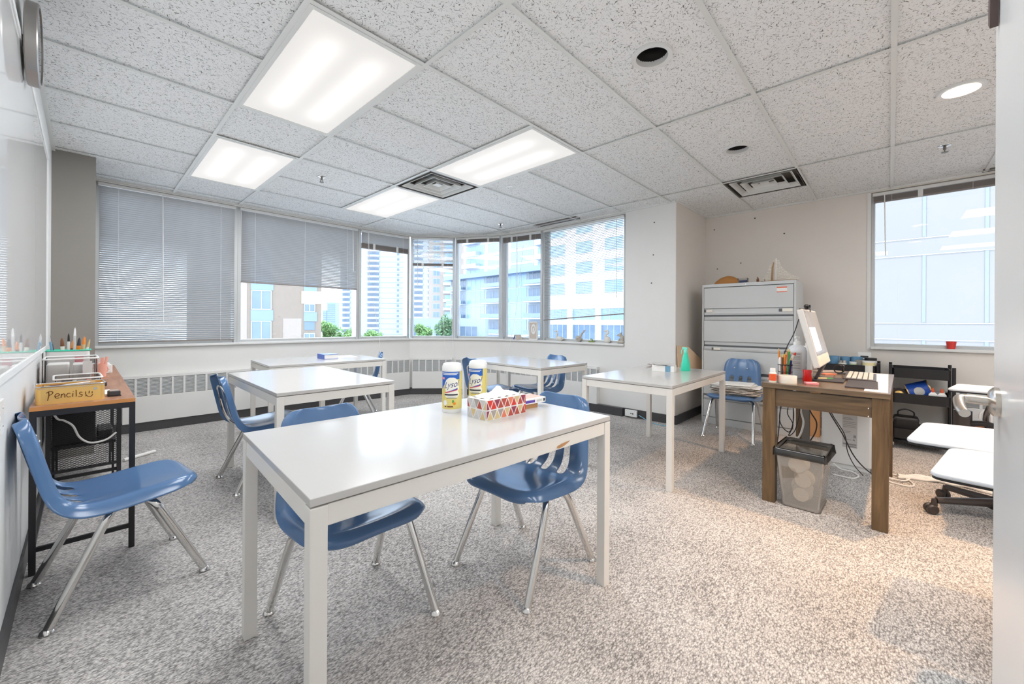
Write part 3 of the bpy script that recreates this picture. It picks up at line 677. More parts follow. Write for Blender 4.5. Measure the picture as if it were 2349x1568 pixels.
table('white table at the window wall with the thick blue book on it', (1.74, 4.48), 1.13, 0.79, R(-3.4))
table('bare white table before the curved window bay, between two blue chairs', (3.21, 2.865), 0.71, 1.18, R(-3))
table('white table carrying the face mask box and teal spray bottle', (3.33, 1.43), 1.21, 0.72, R(0.0), 0.72)
# torn laminate scar on the apron of the front table
scr = MB(); scr.add([(0.255, -0.3722, 0.668), (0.272, -0.3722, 0.664), (0.30, -0.3722, 0.668), (0.325, -0.3722, 0.676), (0.337, -0.3722, 0.682), (0.31, -0.3722, 0.681), (0.285, -0.3722, 0.679), (0.262, -0.3722, 0.675)], [tuple(range(8))])
o = scr.build('torn_patch', 'kraft2', T1); o['label'] = 'brown torn patch on the apron'

# ------------------------------------------------------------------ blue chairs (origin on the floor, facing +X)
def make_chair(label, loc, rotz):
    root = thing('school_chair', label, 'chair', (loc[0], loc[1], 0), rotz, 'blue plastic school chairs')
    prof = [(0.224, 0.394), (0.238, 0.405), (0.238, 0.422), (0.205, 0.438), (0.15, 0.437), (0.09, 0.433), (0.03, 0.427), (-0.03, 0.421), (-0.09, 0.418), (-0.135, 0.421),
            (-0.165, 0.432), (-0.187, 0.452), (-0.201, 0.478), (-0.212, 0.51), (-0.221, 0.545), (-0.230, 0.58), (-0.238, 0.612), (-0.246, 0.645), (-0.254, 0.675), (-0.261, 0.70), (-0.267, 0.72), (-0.272, 0.735), (-0.276, 0.744)]
    prof = [(x if z < 0.478 or x > -0.2 else -0.201 + (x + 0.201) * 1.03, z if x > -0.2 else 0.478 + (z - 0.478) * 1.11) for x, z in prof]
    halfw = [0.176, 0.182, 0.192, 0.212, 0.223, 0.225, 0.225, 0.225, 0.225, 0.223, 0.218, 0.209, 0.199, 0.191, 0.185, 0.181, 0.178, 0.175, 0.171, 0.165, 0.154, 0.137, 0.112]
    # slot columns run between these |u| fractions of the half width
    ycol = [-0.222, -0.217, -0.208, -0.19, -0.158, -0.122, -0.080, -0.050, -0.0185, 0.0185, 0.050, 0.080, 0.122, 0.158, 0.19, 0.208, 0.217, 0.222]
    P = [Vector((x, 0, z)) for x, z in prof]; b = bmesh.new(); rowsv = []
    for i, p in enumerate(P):
        t = (P[min(i + 1, len(P) - 1)] - P[max(i - 1, 0)]).normalized(); nrm = Vector((t.z, 0, -t.x))      # towards the sitter
        row = []
        for y in ycol:
            yy = y / 0.222 * halfw[i]; u = abs(y) / 0.222
            lip = max(0, (u - 0.85) / 0.15) ** 1.25 * 0.042
            dish = (1 - min(1, (u / 0.8) ** 2)) * (0.012 if 3 < i < 11 else 0.018 if i >= 11 else 0.004)
            f = (0.05, 0.22, 0.5, 0.75, 0.92)[i] if i < 5 else 1.0
            rnd = 0.030 * max(0, (u - 0.5) / 0.5) ** 2.0 * (0.9, 1.0, 0.9, 0.6, 0.25)[i] if i < 5 else 0
            row.append(b.verts.new(p - nrm * (lip * f + dish) + Vector((-rnd, yy, 0))))
        rowsv.append(row)
    for i in range(len(P) - 1):
        for j in range(len(ycol) - 1):
            slot = 9 <= i <= 14 and j in (5, 8, 11)
            if not slot: b.faces.new((rowsv[i][j], rowsv[i][j + 1], rowsv[i + 1][j + 1], rowsv[i + 1][j]))
    bmesh.ops.recalc_face_normals(b, faces=b.faces)
    for f in b.faces: f.smooth = True
    me = bpy.data.meshes.new('shell'); b.to_mesh(me); b.free(); me.materials.append(M['blue'])
    o = bpy.data.objects.new('shell', me); COL.objects.link(o); o.parent = root
    so = o.modifiers.new('solid', 'SOLIDIFY'); so.thickness = 0.0075; so.offset = 0
    su = o.modifiers.new('sub', 'SUBSURF'); su.levels = 2; su.render_levels = 2
    for sx in (1, -1):
        for sy in (1, -1):
            path = [(sx * 0.015, sy * 0.085, 0.376), (sx * 0.038, sy * 0.140, 0.376), (sx * 0.058, sy * 0.172, 0.369), (sx * 0.078, sy * 0.190, 0.346), (sx * 0.096, sy * 0.196, 0.31), (sx * 0.235, sy * 0.224, 0.012)]
            lg = MB().tube(smooth_path(path[:5], 4) + [Vector(path[5])], 0.0152, 14).build('leg', 'chrome', root, smooth=True)
            MB().lathe([(0.0, 0.0), (0.019, 0.0), (0.022, 0.006), (0.018, 0.014), (0.009, 0.022)], (path[5][0] + sx * 0.002, path[5][1], 0.0), 16).build('glide', 'glide', lg, smooth=True)
    hoop = [(-0.02, 0.10, 0.386), (-0.12, 0.115, 0.386), (-0.19, 0.118, 0.42), (-0.232, 0.118, 0.50), (-0.257, 0.117, 0.60), (-0.273, 0.10, 0.665), (-0.281, 0.05, 0.692), (-0.283, 0, 0.698)]
    hp = smooth_path(hoop, 4); hp = hp + [Vector((p.x, -p.y, p.z)) for p in reversed(hp[:-1])]
    MB().tube(hp, 0.0085, 10).build('back_frame', 'chrome', root, smooth=True)
    MB().box(-0.05, 0.05, -0.13, 0.13, 0.384, 0.398).build('seat_plate', 'black', root)
    rv = MB()
    for x, z, y in ((0.165, 0.4335, 0.13), (0.165, 0.4335, -0.13)): rv.lathe([(0.007, -0.002), (0.006, 0.003), (0.0, 0.0035)], (x, y, z - 0.0015), 12)
    for y in (0.06, -0.06): rv.ball((-0.246, y, 0.672), (0.004, 0.0065, 0.0065), 10, 6)
    rv.build('rivets', 'glide', root, smooth=True)
    return root
ch0 = make_chair('blue chair with its back against the wall beside the wood topped rack', (0.118, 2.475), R(7))
for lab, loc, rz in (
    ('blue chair tucked under the long far side of the tissue box table', (0.722, 1.525), R(-90)),
    ('blue chair at the end of the tissue box table, facing the gold tin', (1.44, 1.265), R(180)),
    ('blue chair pushed into the end of the bare table, beyond the wood topped rack', (0.915, 3.33), R(1)),
    ('blue chair at the end of the table with the blue book, seen nearly side on', (2.25, 4.71), R(152)),
    ('blue chair at the bay table on the side of the wipes canisters', (3.05, 3.13), R(-12)),
    ('blue chair at the bay table with its back to the figurine windowsill', (3.505, 2.905), R(168)),
    ('blue chair loaded with papers in front of the grey filing cabinet', (4.55, 1.155), R(180))):
    dup(ch0, lab, (loc[0], loc[1], 0), rz)

# ------------------------------------------------------------------ filing cabinet
cb = thing('filing_cabinet', 'grey lateral filing cabinet against the taupe wall', 'filing cabinet', (4.92, 0.69, 0))
W, Hc, Dc = 0.90, 1.595, 0.46
b = MB(); b.box(0.018, Dc, 0, W, 0.0, Hc); b.box(0, 0.018, 0, 0.018, 0.0, Hc).box(0, 0.018, W - 0.018, W, 0, Hc).box(0, 0.018, 0.018, W - 0.018, Hc - 0.035, Hc).box(0, 0.018, 0.018, W - 0.018, 0, 0.075)
b.build('body', 'cabinet', cb, bevel=0.002)
def drawer(z0, z1, pull_top, tags):
    dr = MB().box(-0.004, 0.016, 0.022, W - 0.022, z0, z1 if not pull_top else z1 - 0.045)
    dr.box(0.004, 0.016, 0.022, W - 0.022, z1 - 0.045, z1)
    o_ = dr.build('drawer', 'cabinet', cb, bevel=0.002)
    if pull_top:
        hnd = MB(); hnd.add([(0.002, 0.03, z1 - 0.006), (0.002, W - 0.03, z1 - 0.006), (-0.014, W - 0.03, z1 - 0.02), (-0.014, 0.03, z1 - 0.02), (-0.006, 0.03, z1 - 0.04), (-0.006, W - 0.03, z1 - 0.04), (0.01, W - 0.03, z1 - 0.04), (0.01, 0.03, z1 - 0.006)],
                            [(0, 1, 2, 3), (3, 2, 5, 4), (0, 3, 4), (1, 5, 2)])
        hnd.build('handle', 'cabinet', o_)
    for (y0, y1, mt_) in tags:
        MB().box(-0.016, -0.013, y0, y1, z1 - 0.036, z1 - 0.01).build('label_holder' if mt_ != 'cab_dark' else 'lock', mt_, o_)
    return o_
top = MB().box(-0.004, 0.016, 0.022, W - 0.022, 1.318, 1.552).build('flip_door', 'cabinet', cb, bevel=0.002)
bar = MB().box(0.004, 0.016, 0.022, W - 0.022, 1.245, 1.312); bar.add([(-0.002, 0.03, 1.262), (-0.002, W - 0.03, 1.262), (0.004, W - 0.03, 1.285), (0.004, 0.03, 1.285), (0.004, 0.03, 1.25), (0.004, W - 0.03, 1.25)], [(0, 1, 2, 3), (0, 4, 5, 1)])
bar = bar.build('pull_rail', 'cabinet', cb)
for y0, y1, mt_ in ((0.028, 0.115, 'offwhite'), (0.118, 0.145, 'cab_dark'), (W - 0.115, W - 0.045, 'offwhite'), (W - 0.043, W - 0.024, 'cab_dark')):
    MB().box(-0.006, 0.0, y0, y1, 1.275, 1.305).build('label_holder' if mt_ == 'offwhite' else 'lock', mt_, bar)
drawer(0.945, 1.225, True, [])
drawer(0.615, 0.885, True, [(W - 0.20, W - 0.13, 'offwhite'), (W - 0.13, W - 0.11, 'cab_dark'), (0.07, 0.098, 'cab_dark'), (0.028, 0.066, 'offwhite')])
drawer(0.34, 0.585, True, [])
drawer(0.085, 0.32, True, [])
g = MB()
for z in (1.233, 0.895, 0.598, 0.328): g.box(0.010, 0.019, 0.018, W - 0.018, z - 0.012, z + 0.010)
g.box(0.010, 0.019, 0.018, 0.022, 0.08, 1.56).box(0.010, 0.019, W - 0.022, W - 0.018, 0.08, 1.56).box(0.010, 0.019, 0.018, W - 0.018, 1.552, 1.56)
g.build('drawer_gaps', 'cab_dark', cb)
st = MB().box(-0.0055, -0.004, 0.075, 0.165, 1.475, 1.53).build('name_sticker', 'paper', cb)
MB().box(-0.0062, -0.0055, 0.075, 0.165, 1.518, 1.53).box(-0.0062, -0.0055, 0.075, 0.165, 1.475, 1.482).build('orange_stripes', 'orangeprint', st)
MB().lathe([(0.006, 0), (0.006, 0.006)], (-0.003, 0.45, Hc - 0.018), 12, axis=0).build('cam_lock', 'tin', cb)
# objects on the cabinet
ht = MB(); vs = []; nn, mm_ = 18, 10
for j in range(mm_ + 1):
    for i in range(nn):
        a = 2 * PI * i / nn; t = j / mm_; r = math.sin(t * PI / 2 * 1.0) if t < 0.999 else 1.0
        rx, ry = 0.062 * (1 - t * t) ** 0.5 + 0.002, 0.125 * (1 - t ** 2.2) ** 0.5 + 0.002
        vs.append((rx * math.cos(a), ry * math.sin(a) - 0.02 * t, 0.085 * t * (1 - 0.12 * math.cos(3 * a))))
fs = [(j * nn + i, j * nn + (i + 1) % nn, (j + 1) * nn + (i + 1) % nn, (j + 1) * nn + i) for j in range(mm_) for i in range(nn)]
ht.add(vs, fs); tag(ht.build('suede_bag', 'hat', loc=(5.02, 1.365, Hc), smooth=True, ang=70), 'tan suede lump of a bag slumped on the filing cabinet', 'bag')
tb_ = thing('plastic_tub', 'small clear tub with a blue wrap on top of the filing cabinet', 'tub', (5.05, 1.2, Hc))
MB().box(-0.035, 0.035, -0.05, 0.05, 0, 0.003).box(-0.035, -0.033, -0.05, 0.05, 0.003, 0.06).box(0.033, 0.035, -0.05, 0.05, 0.003, 0.06).box(-0.033, 0.033, -0.05, -0.048, 0.003, 0.06).box(-0.033, 0.033, 0.048, 0.05, 0.003, 0.06).build('tub_wall', 'clear', tb_)
MB().box(-0.03, 0.03, -0.045, 0.03, 0.004, 0.035).build('blue_wrap', 'navy', tb_)
# model ship: driftwood base, mast and bead-strung sails
sh = thing('model_ship', 'cream shell and driftwood model ship standing on the filing cabinet', 'model ship', (5.12, 0.90, Hc))
MB().add([(-0.05, -0.21, 0), (0.05, -0.19, 0), (0.06, 0.1, 0), (0.02, 0.21, 0), (-0.04, 0.2, 0), (-0.06, 0.0, 0), (-0.04, -0.19, 0.018), (0.04, -0.17, 0.02), (0.05, 0.09, 0.02), (0.015, 0.19, 0.014), (-0.03, 0.18, 0.014), (-0.05, 0.0, 0.02)],
         [(5, 4, 3, 2, 1, 0), (6, 7, 8, 9, 10, 11)] + [(i, (i + 1) % 6, (i + 1) % 6 + 6, i + 6) for i in range(6)]).build('base', 'cork', sh)
MB().tube([(0, 0.035, 0.01), (0, 0.03, 0.16), (0, 0.02, 0.22)], [0.012, 0.009, 0.006], 8).build('mast', 'cork', sh, smooth=True)
MB().tube([(0, 0.0, 0.01), (0, 0.0, 0.26)], 0.006, 8).tube([(0, -0.03, 0.235), (0, 0.03, 0.235)], 0.004, 6).build('cross_spar', 'shell', sh)
sl = MB(); random.seed(3)
for k in range(13):
    t = k / 12; z = 0.215 - 0.185 * t; ya = -0.012 - 0.012 * t; yb = -0.03 - 0.17 * t ** 1.8
    n_ = max(2, int(abs(yb - ya) / 0.013))
    for i in range(n_ + 1): sl.ball((random.uniform(-.004, .004), ya + (yb - ya) * i / n_, z + random.uniform(-.003, .003)), (0.006, 0.008, 0.006), 7, 5)
sl.build('shell_sail', 'shell', sh, smooth=True)
sl = MB()
for k in range(11):
    t = k / 10; z = 0.19 - 0.16 * t; ya = 0.05; yb = 0.052 + 0.075 * t ** 1.5
    n_ = max(1, int((yb - ya) / 0.013))
    for i in range(n_ + 1): sl.ball((random.uniform(-.004, .004), ya + (yb - ya) * i / max(1, n_), z), (0.006, 0.008, 0.006), 7, 5)
sl.build('shell_sail', 'shell', sh, smooth=True)
gp = MB()
for y, h in ((0.175, 0.03), (0.168, 0.055), (0.16, 0.045), (0.10, 0.035)): gp.tube([(0, y, 0.012), (0.006, y + 0.004, h), (0.0, y + 0.006, h + 0.02)], [0.007, 0.005, 0.002], 6)
gp.ball((0, 0.165, 0.02), 0.012, 8, 6).ball((0.01, 0.13, 0.018), (0.01, 0.02, 0.008), 8, 6)
gp.build('driftwood_bits', 'brown', sh, smooth=True)
# papers on the chair
ps = MB(); random.seed(5); z = 0.442
for k in range(22):
    ps.cur = 0 if k > 15 else (1 if k % 3 else 0)
    a = random.uniform(-0.22, 0.22); w_, h_ = random.choice(((0.21, 0.14), (0.2, 0.15), (0.17, 0.13))); th = random.uniform(0.002, 0.005)
    c = (random.uniform(-0.02, 0.02), random.uniform(-0.035, 0.035))
    nseg = 10; vs = []; tilt = random.uniform(-0.012, 0.012); wav = random.uniform(0.0, 0.006) if k < 16 else 0.001
    for i in range(nseg + 1):
        y = -w_ + 2 * w_ * i / nseg; dz = wav * math.sin(i * 1.3 + k) + tilt * (i / nseg - 0.5) + 0.006
        for x, zz in ((-h_, 0), (h_, 0), (h_, th), (-h_, th)):
            p = rot2((x, y), a); vs.append((c[0] + p[0], c[1] + p[1], z + dz + zz))
    fs = []
    for i in range(nseg):
        for q in range(4): a0 = i * 4; a1 = a0 + 4; fs.append((a0 + q, a0 + (q + 1) % 4, a1 + (q + 1) % 4, a1 + q))
    fs += [(0, 1, 2, 3), (nseg * 4 + 3, nseg * 4 + 2, nseg * 4 + 1, nseg * 4)]
    ps.add(vs, fs); z += th + 0.0015
tag(ps.build('paper_stack', ['paper', 'paper2'], loc=(4.53, 1.155, -0.012)), 'messy stack of loose papers lying on the chair by the filing cabinet', 'papers', kind='stuff')
# cardboard sheet wedged beside the cabinet
MBk = MB(); poly = [(4.60, 0.895), (4.84, 0.875), (5.33, 0.60), (5.32, 0.35), (5.22, 0.31), (4.62, 0.62)]
vs = [(x, 1.752 - (x - 4.6) * 0.16, z_) for x, z_ in poly] + [(x, 1.757 - (x - 4.6) * 0.16, z_) for x, z_ in poly]; k = len(poly)
MBk.add(vs, [tuple(range(k)), tuple(range(2 * k - 1, k - 1, -1))] + [(i, (i + 1) % k, (i + 1) % k + k, i + k) for i in range(k)])
tag(MBk.build('cardboard_sheet', 'kraft'), 'tan cardboard sheet wedged between the pillar and the filing cabinet', 'cardboard')

# ------------------------------------------------------------------ rack along the left wall
def rack(label, y0, y1, mesh_end):
    root = thing('storage_rack', label, 'rack', (XL + 0.022, y0, 0), 0, 'wood topped racks along the wall')
    Lr, Wr, H = y1 - y0, 0.345, 0.75
    tp = MB().box(0, Wr, 0.002, Lr - 0.002, H - 0.018, H).build('wood_top', 'oak', root)
    MB().box(0.0, Wr, -0.001, 0.002, H - 0.018, H).build('edge_band', 'oakedge', tp)
    t = 0.022
    for x in (0.0, Wr - t):
        for y in (0.0, Lr - t): MB().box(x, x + t, y, y + t, 0, H - 0.02).build('leg', 'black', root)
    f = MB()
    for y in (0.0, Lr - t): f.box(t, Wr - t, y, y + t, H - 0.045, H - 0.018)
    f.box(0, t, t, Lr - t, H - 0.045, H - 0.018).box(Wr - t, Wr, t, Lr - t, H - 0.045, H - 0.018)
    f.build('top_frame', 'black', root)
    MB().box(t, Wr - t, 0.004, 0.018, 0.10, 0.12).build('end_rail', 'black', root)
    MB().box(0.004, 0.018, t, Lr - t, 0.10, 0.12).build('back_rail', 'black', root)
    if mesh_end:
        e = MB(); nx, nz = 26, 74; x0, x1, z0, z1 = t, Wr - t, 0.17, H - 0.045; dx = (x1 - x0) / nx; dz = (z1 - z0) / nz; yy = Lr - t; hw_ = 0.0016
        for k in range(nz + 1):
            z = z0 + k * dz
            for i in range(nx):
                a = (x0 + i * dx, z + (dz * 0.5 if (i + k) % 2 else -dz * 0.5)); b_ = (x0 + (i + 1) * dx, z + (dz * 0.5 if (i + k + 1) % 2 else -dz * 0.5))
                e.add([(a[0], yy, a[1] - hw_), (b_[0], yy, b_[1] - hw_), (b_[0], yy, b_[1] + hw_), (a[0], yy, a[1] + hw_), (a[0], yy + 0.0012, a[1] - hw_), (b_[0], yy + 0.0012, b_[1] - hw_), (b_[0], yy + 0.0012, b_[1] + hw_), (a[0], yy + 0.0012, a[1] + hw_)],
                      [(0, 1, 2, 3), (7, 6, 5, 4), (0, 4, 5, 1), (3, 2, 6, 7)])
        e.build('mesh_panel', 'black', root)
        MB().box(t, Wr - t, yy - 0.004, yy + 0.012, 0.155, 0.172).build('mesh_rail', 'black', root)
    return root
rack('wood topped black rack carrying the gold pencil tin, by the wall chair', 2.775, 3.905, True)
rack('wood topped black rack beyond the first, next to the dark corner pillar', 3.912, 4.94, False)
sb = thing('storage_bin', 'black box stored under the second wood topped rack', 'box', (-0.145, 4.02, 0))
MB().box(0, 0.2, 0, 0.33, 0.30, 0.70).build('box_body', 'blackplastic', sb, bevel=0.01)
MB().box(-0.01, 0.3, -0.02, 0.5, 0.28, 0.30).build('shelf', 'black', sb)
MB().box(0.0, 0.012, 0, 0.012, 0, 0.28).build('shelf_post', 'black', sb); MB().box(0.28, 0.292, 0, 0.012, 0, 0.28).build('shelf_post', 'black', sb)
MB().box(0.0, 0.012, 0.47, 0.482, 0, 0.28).build('shelf_post', 'black', sb); MB().box(0.28, 0.292, 0.47, 0.482, 0, 0.28).build('shelf_post', 'black', sb)
MB().box(0.21, 0.285, 0.05, 0.3, 0.30, 0.36).build('flat_case', 'blackplastic', sb, bevel=0.005)
cord('phone_lead', 'curly white cord hanging in front of the black mesh panel', [(-0.16, 3.86, 0.62), (-0.12, 3.84, 0.52), (-0.09, 3.84, 0.50), (-0.05, 3.83, 0.46), (-0.02, 3.83, 0.38), (0.03, 3.83, 0.335), (0.10, 3.83, 0.34), (0.15, 3.83, 0.38)], 0.006, 'cable_w', 'cord')
pb = MB().tube([(0.22, 4.50, 0.014), (0.42, 4.62, 0.014)], 0.013, 10).build('power_bar', 'cable_w', smooth=True); tag(pb, 'short white bar lying on the carpet beyond the rack', 'bar')
# gold pencil tin
RT = 0.75
gt = thing('pencil_tin', 'open gold tin with handwriting on its side, full of pencils', 'tin', (-0.045, 2.905, RT), R(3))
def rrect(hx, hy, r, n=6):
    o_ = []
    for cx_0, cy_0, a0 in ((hx - r, hy - r, 0), (-hx + r, hy - r, 90), (-hx + r, -hy + r, 180), (hx - r, -hy + r, 270)):
        for i in range(n + 1): a = R(a0 + 90 * i / n); o_.append((cx_0 + r * math.cos(a), cy_0 + r * math.sin(a)))
    return o_
def shell_box(hx, hy, r, h, t, base=0.002):
    b = MB(); A = rrect(hx, hy, r); B = rrect(hx - t, hy - t, max(0.001, r - t)); k = len(A)
    vs = [(x, y, 0) for x, y in A] + [(x, y, h) for x, y in A] + [(x, y, h) for x, y in B] + [(x, y, base) for x, y in B]
    fs = [tuple(range(k - 1, -1, -1)), tuple(range(3 * k, 4 * k))]
    for i in range(k):
        j = (i + 1) % k; fs += [(i, j, k + j, k + i), (k + i, k + j, 2 * k + j, 2 * k + i), (2 * k + i, 2 * k + j, 3 * k + j, 3 * k + i)]
    return b.add(vs, fs)
GX, GY, GH = 0.112, 0.075, 0.082
shell_box(GX, GY, 0.018, GH, 0.002).build('tin_body', 'gold', gt, smooth=True)
rim_ = MB(); rp_ = rrect(GX + 0.001, GY + 0.001, 0.019); rim_.tube([(x, y, GH) for x, y in rp_] + [(rp_[0][0], rp_[0][1], GH)], 0.0035, 8); rim_.build('rolled_rim', 'tin', gt, smooth=True)
MB().box(-GX + 0.004, GX - 0.004, -GY - 0.0005, -GY + 0.001, 0.0715, 0.0735).build('pressed_bead', 'tin', gt)
ink = MB(); yk = -GY - 0.0012
def stroke(pts, wd=0.0015):
    pts2 = smooth_path([(p[0], yk, p[1]) for p in pts], 4) if len(pts) > 2 else [(p[0], yk, p[1]) for p in pts]; ink.tube(pts2, wd, 5)
def S(x, z, pts): stroke([(x + a, z + b_) for a, b_ in pts])
S(-0.075, 0.018, [(0, 0), (0.004, 0.024), (0.003, 0.040)]); S(-0.075, 0.018, [(-0.004, 0.036), (0.008, 0.043), (0.016, 0.037), (0.012, 0.028), (0.003, 0.023)])
S(-0.052, 0.026, [(0.0, 0.008), (0.012, 0.012), (0.011, 0.020), (0.003, 0.020), (-0.001, 0.010), (0.003, 0.001), (0.013, 0.001)])
S(-0.034, 0.026, [(0, 0), (0.002, 0.018)]); S(-0.034, 0.026, [(0.001, 0.010), (0.008, 0.018), (0.012, 0.013), (0.012, 0.0)])
S(-0.015, 0.026, [(0.011, 0.017), (0.003, 0.018), (-0.001, 0.009), (0.003, 0.001), (0.012, 0.002)])
S(0.003, 0.026, [(0, 0), (0.001, 0.017)]); S(0.003, 0.026, [(0.0015, 0.024), (0.0025, 0.026)])
S(0.013, 0.026, [(0.002, 0.0), (0.001, 0.032)])
S(0.021, 0.024, [(0.014, 0.019), (0.006, 0.021), (0.005, 0.013), (0.013, 0.008), (0.010, 0.0), (0.0, 0.001)])
S(0.045, 0.024, [(0, 0), (0.001, 0.002)])
S(0.052, 0.020, [(-0.007, 0.026), (-0.006, 0.012), (0.002, 0.001), (0.012, 0.001), (0.018, 0.010)]); S(0.057, 0.036, [(0, 0), (0.0005, 0.012)]); S(0.067, 0.034, [(0, 0), (0.0005, 0.010)])
ink.build('handwriting', 'ink', gt)
MB().obox((0.078, yk + 0.0004, 0.057), (0.005, 0, 0.003), (0, 0.0006, 0), (-0.003, 0, 0.005)).build('foil_sticker', 'tin', gt)
random.seed(11)
pcols = ['brown', 'offwhite', 'pink', 'lgrey', 'yellow', 'darkprint', 'coral', 'white', 'blueprint', 'plum']
def stick(name, label, cat, grp, p, q, r, body, tipmat=None, tip=0.02, par=None):
    p, q = Vector(p), Vector(q); d_ = (q - p).normalized(); root = thing(name, label, cat, tuple(p), 0, grp)
    L_ = (q - p).length; z = Vector((0, 0, 0))
    if tipmat:
        MB().tube([z, d_ * (L_ - tip)], r, 8).build('shaft', body, root, smooth=True)
        MB().tube([d_ * (L_ - tip), d_ * (L_ - tip * 0.3), d_ * L_], [r, r * 0.7, r * 0.15], 8).build('tip', tipmat, root, smooth=True)
    else: MB().tube([z, d_ * L_], r, 8).build('shaft', body, root, smooth=True)
    return root
for k in range(12):
    yy = 2.86 + 0.0095 * k; xx = -0.045 + random.uniform(-0.015, 0.015); L_ = random.uniform(0.15, 0.18); zz = RT + 0.064 + random.uniform(-0.006, 0.01); sl_ = random.uniform(-0.012, 0.012)
    stick('pencil', 'coloured pencil lying flat among others inside the gold tin', 'pencil', 'pencils lying in the gold tin', (xx - L_ / 2, yy, zz - sl_), (xx + L_ / 2, yy + random.uniform(-0.01, 0.01), zz + sl_), 0.0038, pcols[k % 10], 'sand', 0.018)
# pencil sharpener box, paper slip, erasers
shp = thing('pencil_sharpener', 'small black box sharpener beside the gold tin', 'sharpener', (0.105, 2.93, RT), R(4))
MB().box(-0.022, 0.022, -0.03, 0.03, 0.004, 0.026).build('body', 'darkprint', shp, bevel=0.003); MB().box(-0.024, 0.024, -0.032, 0.032, 0.0, 0.005).build('foot', 'blackplastic', shp); MB().box(-0.017, 0.017, -0.024, 0.024, 0.026, 0.029).build('lid', 'taupeprint', shp, bevel=0.001)
tag(MB().obox((0.075, 3.10, RT + 0.0015), (0.035, 0.01, 0), (-0.015, 0.09, 0), (0, 0, 0.001)).build('paper_slip', 'paper'), 'cream paper slip on the rack beside the gold tin', 'paper')
tag(MB().obox((0.058, 3.42, RT + 0.012), (0.03, 0.004, 0), (-0.004, 0.04, 0), (0, 0, 0.011)).build('black_block', 'darkprint', bevel=0.003), 'black eraser block behind the paper slip on the rack', 'eraser')
# clear box of erasers and sharpeners
cbx = thing('clear_box', 'small clear box of odds and ends behind the gold tin', 'plastic box', (-0.025, 3.30, RT), R(2))
shell_box(0.085, 0.12, 0.015, 0.075, 0.0025).build('box_wall', 'clear', cbx, smooth=True)
MB().tube([(x, y, 0.077) for x, y in rrect(0.09, 0.125, 0.017)] + [(0.09, 0.108, 0.077)], 0.004, 8).build('rim', 'white', cbx, smooth=True)
od = MB(); mats_ = ['tin', 'darkprint', 'coral', 'taupeprint', 'white', 'brown']
for k in range(90):
    od.cur = k % 6; od.obox((random.uniform(-0.07, 0.07), random.uniform(-0.105, 0.105), 0.008 + random.uniform(0, 0.038)), (random.uniform(0.006, 0.014), random.uniform(-.008, .008), random.uniform(-.004, .004)), (random.uniform(-.006, .006), 0.006, 0.003), (0, -0.002, 0.005))
tag(od.build('sharpener_heap', [M[x] for x in mats_], loc=(-0.025, 3.30, RT), rotz=R(2)), 'jumble of small sharpeners and erasers in the clear box', 'odds and ends', kind='stuff')
# big clear tub with papers
tub = thing('clear_tub', 'large clear plastic tub holding white paper packs behind the small box', 'plastic box', (-0.055, 3.72, RT), R(1))
shell_box(0.108, 0.13, 0.02, 0.155, 0.0025).build('tub_wall', 'clear', tub, smooth=True)
MB().tube([(x, y, 0.157) for x, y in rrect(0.112, 0.134, 0.022)] + [(0.112, 0.112, 0.157)], 0.005, 8).build('rim', 'white', tub, smooth=True)
MB().box(0.045, 0.085, -0.1335, -0.1325, 0.06, 0.14).build('label_panel', 'lgrey', tub)
for k, (x, w_, hh, mt_) in enumerate(((-0.055, 0.09, 0.125, 'paper'), (0.045, 0.08, 0.12, 'white'))):
    tag(MB().box(x - w_ / 2, x + w_ / 2, -0.09, 0.09, 0.004, hh).build('paper_pack', mt_, loc=(-0.055, 3.72, RT), bevel=0.006), ('white paper pack inside the clear tub, against the whiteboard', 'white paper pack inside the clear tub, behind its grey label')[k], 'paper pack', 'paper packs in the clear tub')
# brush holder with brushes behind it
bh = thing('brush_tub', 'white tub with a teal lid rim, holding paint brushes', 'tub', (-0.075, 4.07, RT), 0)
shell_box(0.10, 0.075, 0.02, 0.185, 0.003).build('tub_wall', 'white', bh, smooth=True)
MB().tube([(x, y, 0.187) for x, y in rrect(0.103, 0.078, 0.022)] + [(0.103, 0.056, 0.187)], 0.0045, 8).build('teal_rim', 'teal', bh, smooth=True)
MB().box(0.03, 0.07, -0.0765, -0.0755, 0.06, 0.15).build('pink_print', 'pink', bh)
bl = [(-0.07, -0.12, 0.30, 'lblue', 'tin'), (-0.055, -0.105, 0.285, 'darkprint', 'tin'), (-0.06, -0.09, 0.27, 'white', 'lblue'), (-0.02, -0.03, 0.27, 'offwhite', 'brown'), (0.0, 0.0, 0.30, 'white', 'blackplastic'), (0.01, 0.02, 0.25, 'brown', 'orange'), (0.03, 0.03, 0.34, 'lgrey', 'white'), (0.045, 0.05, 0.27, 'orange', 'darkprint'), (0.06, 0.075, 0.275, 'sand', 'orange'), (0.07, 0.10, 0.26, 'white', 'sand')]
bn = ['brush with pale blue handle at the whiteboard end of the brush tub', 'dark handled brush leaning towards the whiteboard in the brush tub', 'white and blue brush leaning towards the whiteboard', 'flat brown bristled brush in the brush tub', 'round brush with fluffy black head in the brush tub', 'brown brush with orange tip in the brush tub', 'tallest white pointed stick in the brush tub', 'orange handled brush with dark flat head in the brush tub', 'sandy brush with orange head at the outer end of the brush tub', 'white brush leaning outwards at the outer end of the tub']
for k, (xa, xb, h_, m1, m2) in enumerate(bl):
    stick('paint_brush', bn[k], 'paint brush', 'brushes in the white tub', (-0.075 + xa * 0.8, 4.07 + (k % 3 - 1) * 0.02, RT + 0.004), (max(-0.16, -0.075 + xb), 4.07 + (k % 3 - 1) * 0.045, RT + h_), 0.010 if k in (3, 5, 7, 8) else 0.0065, m1, m2, 0.055)
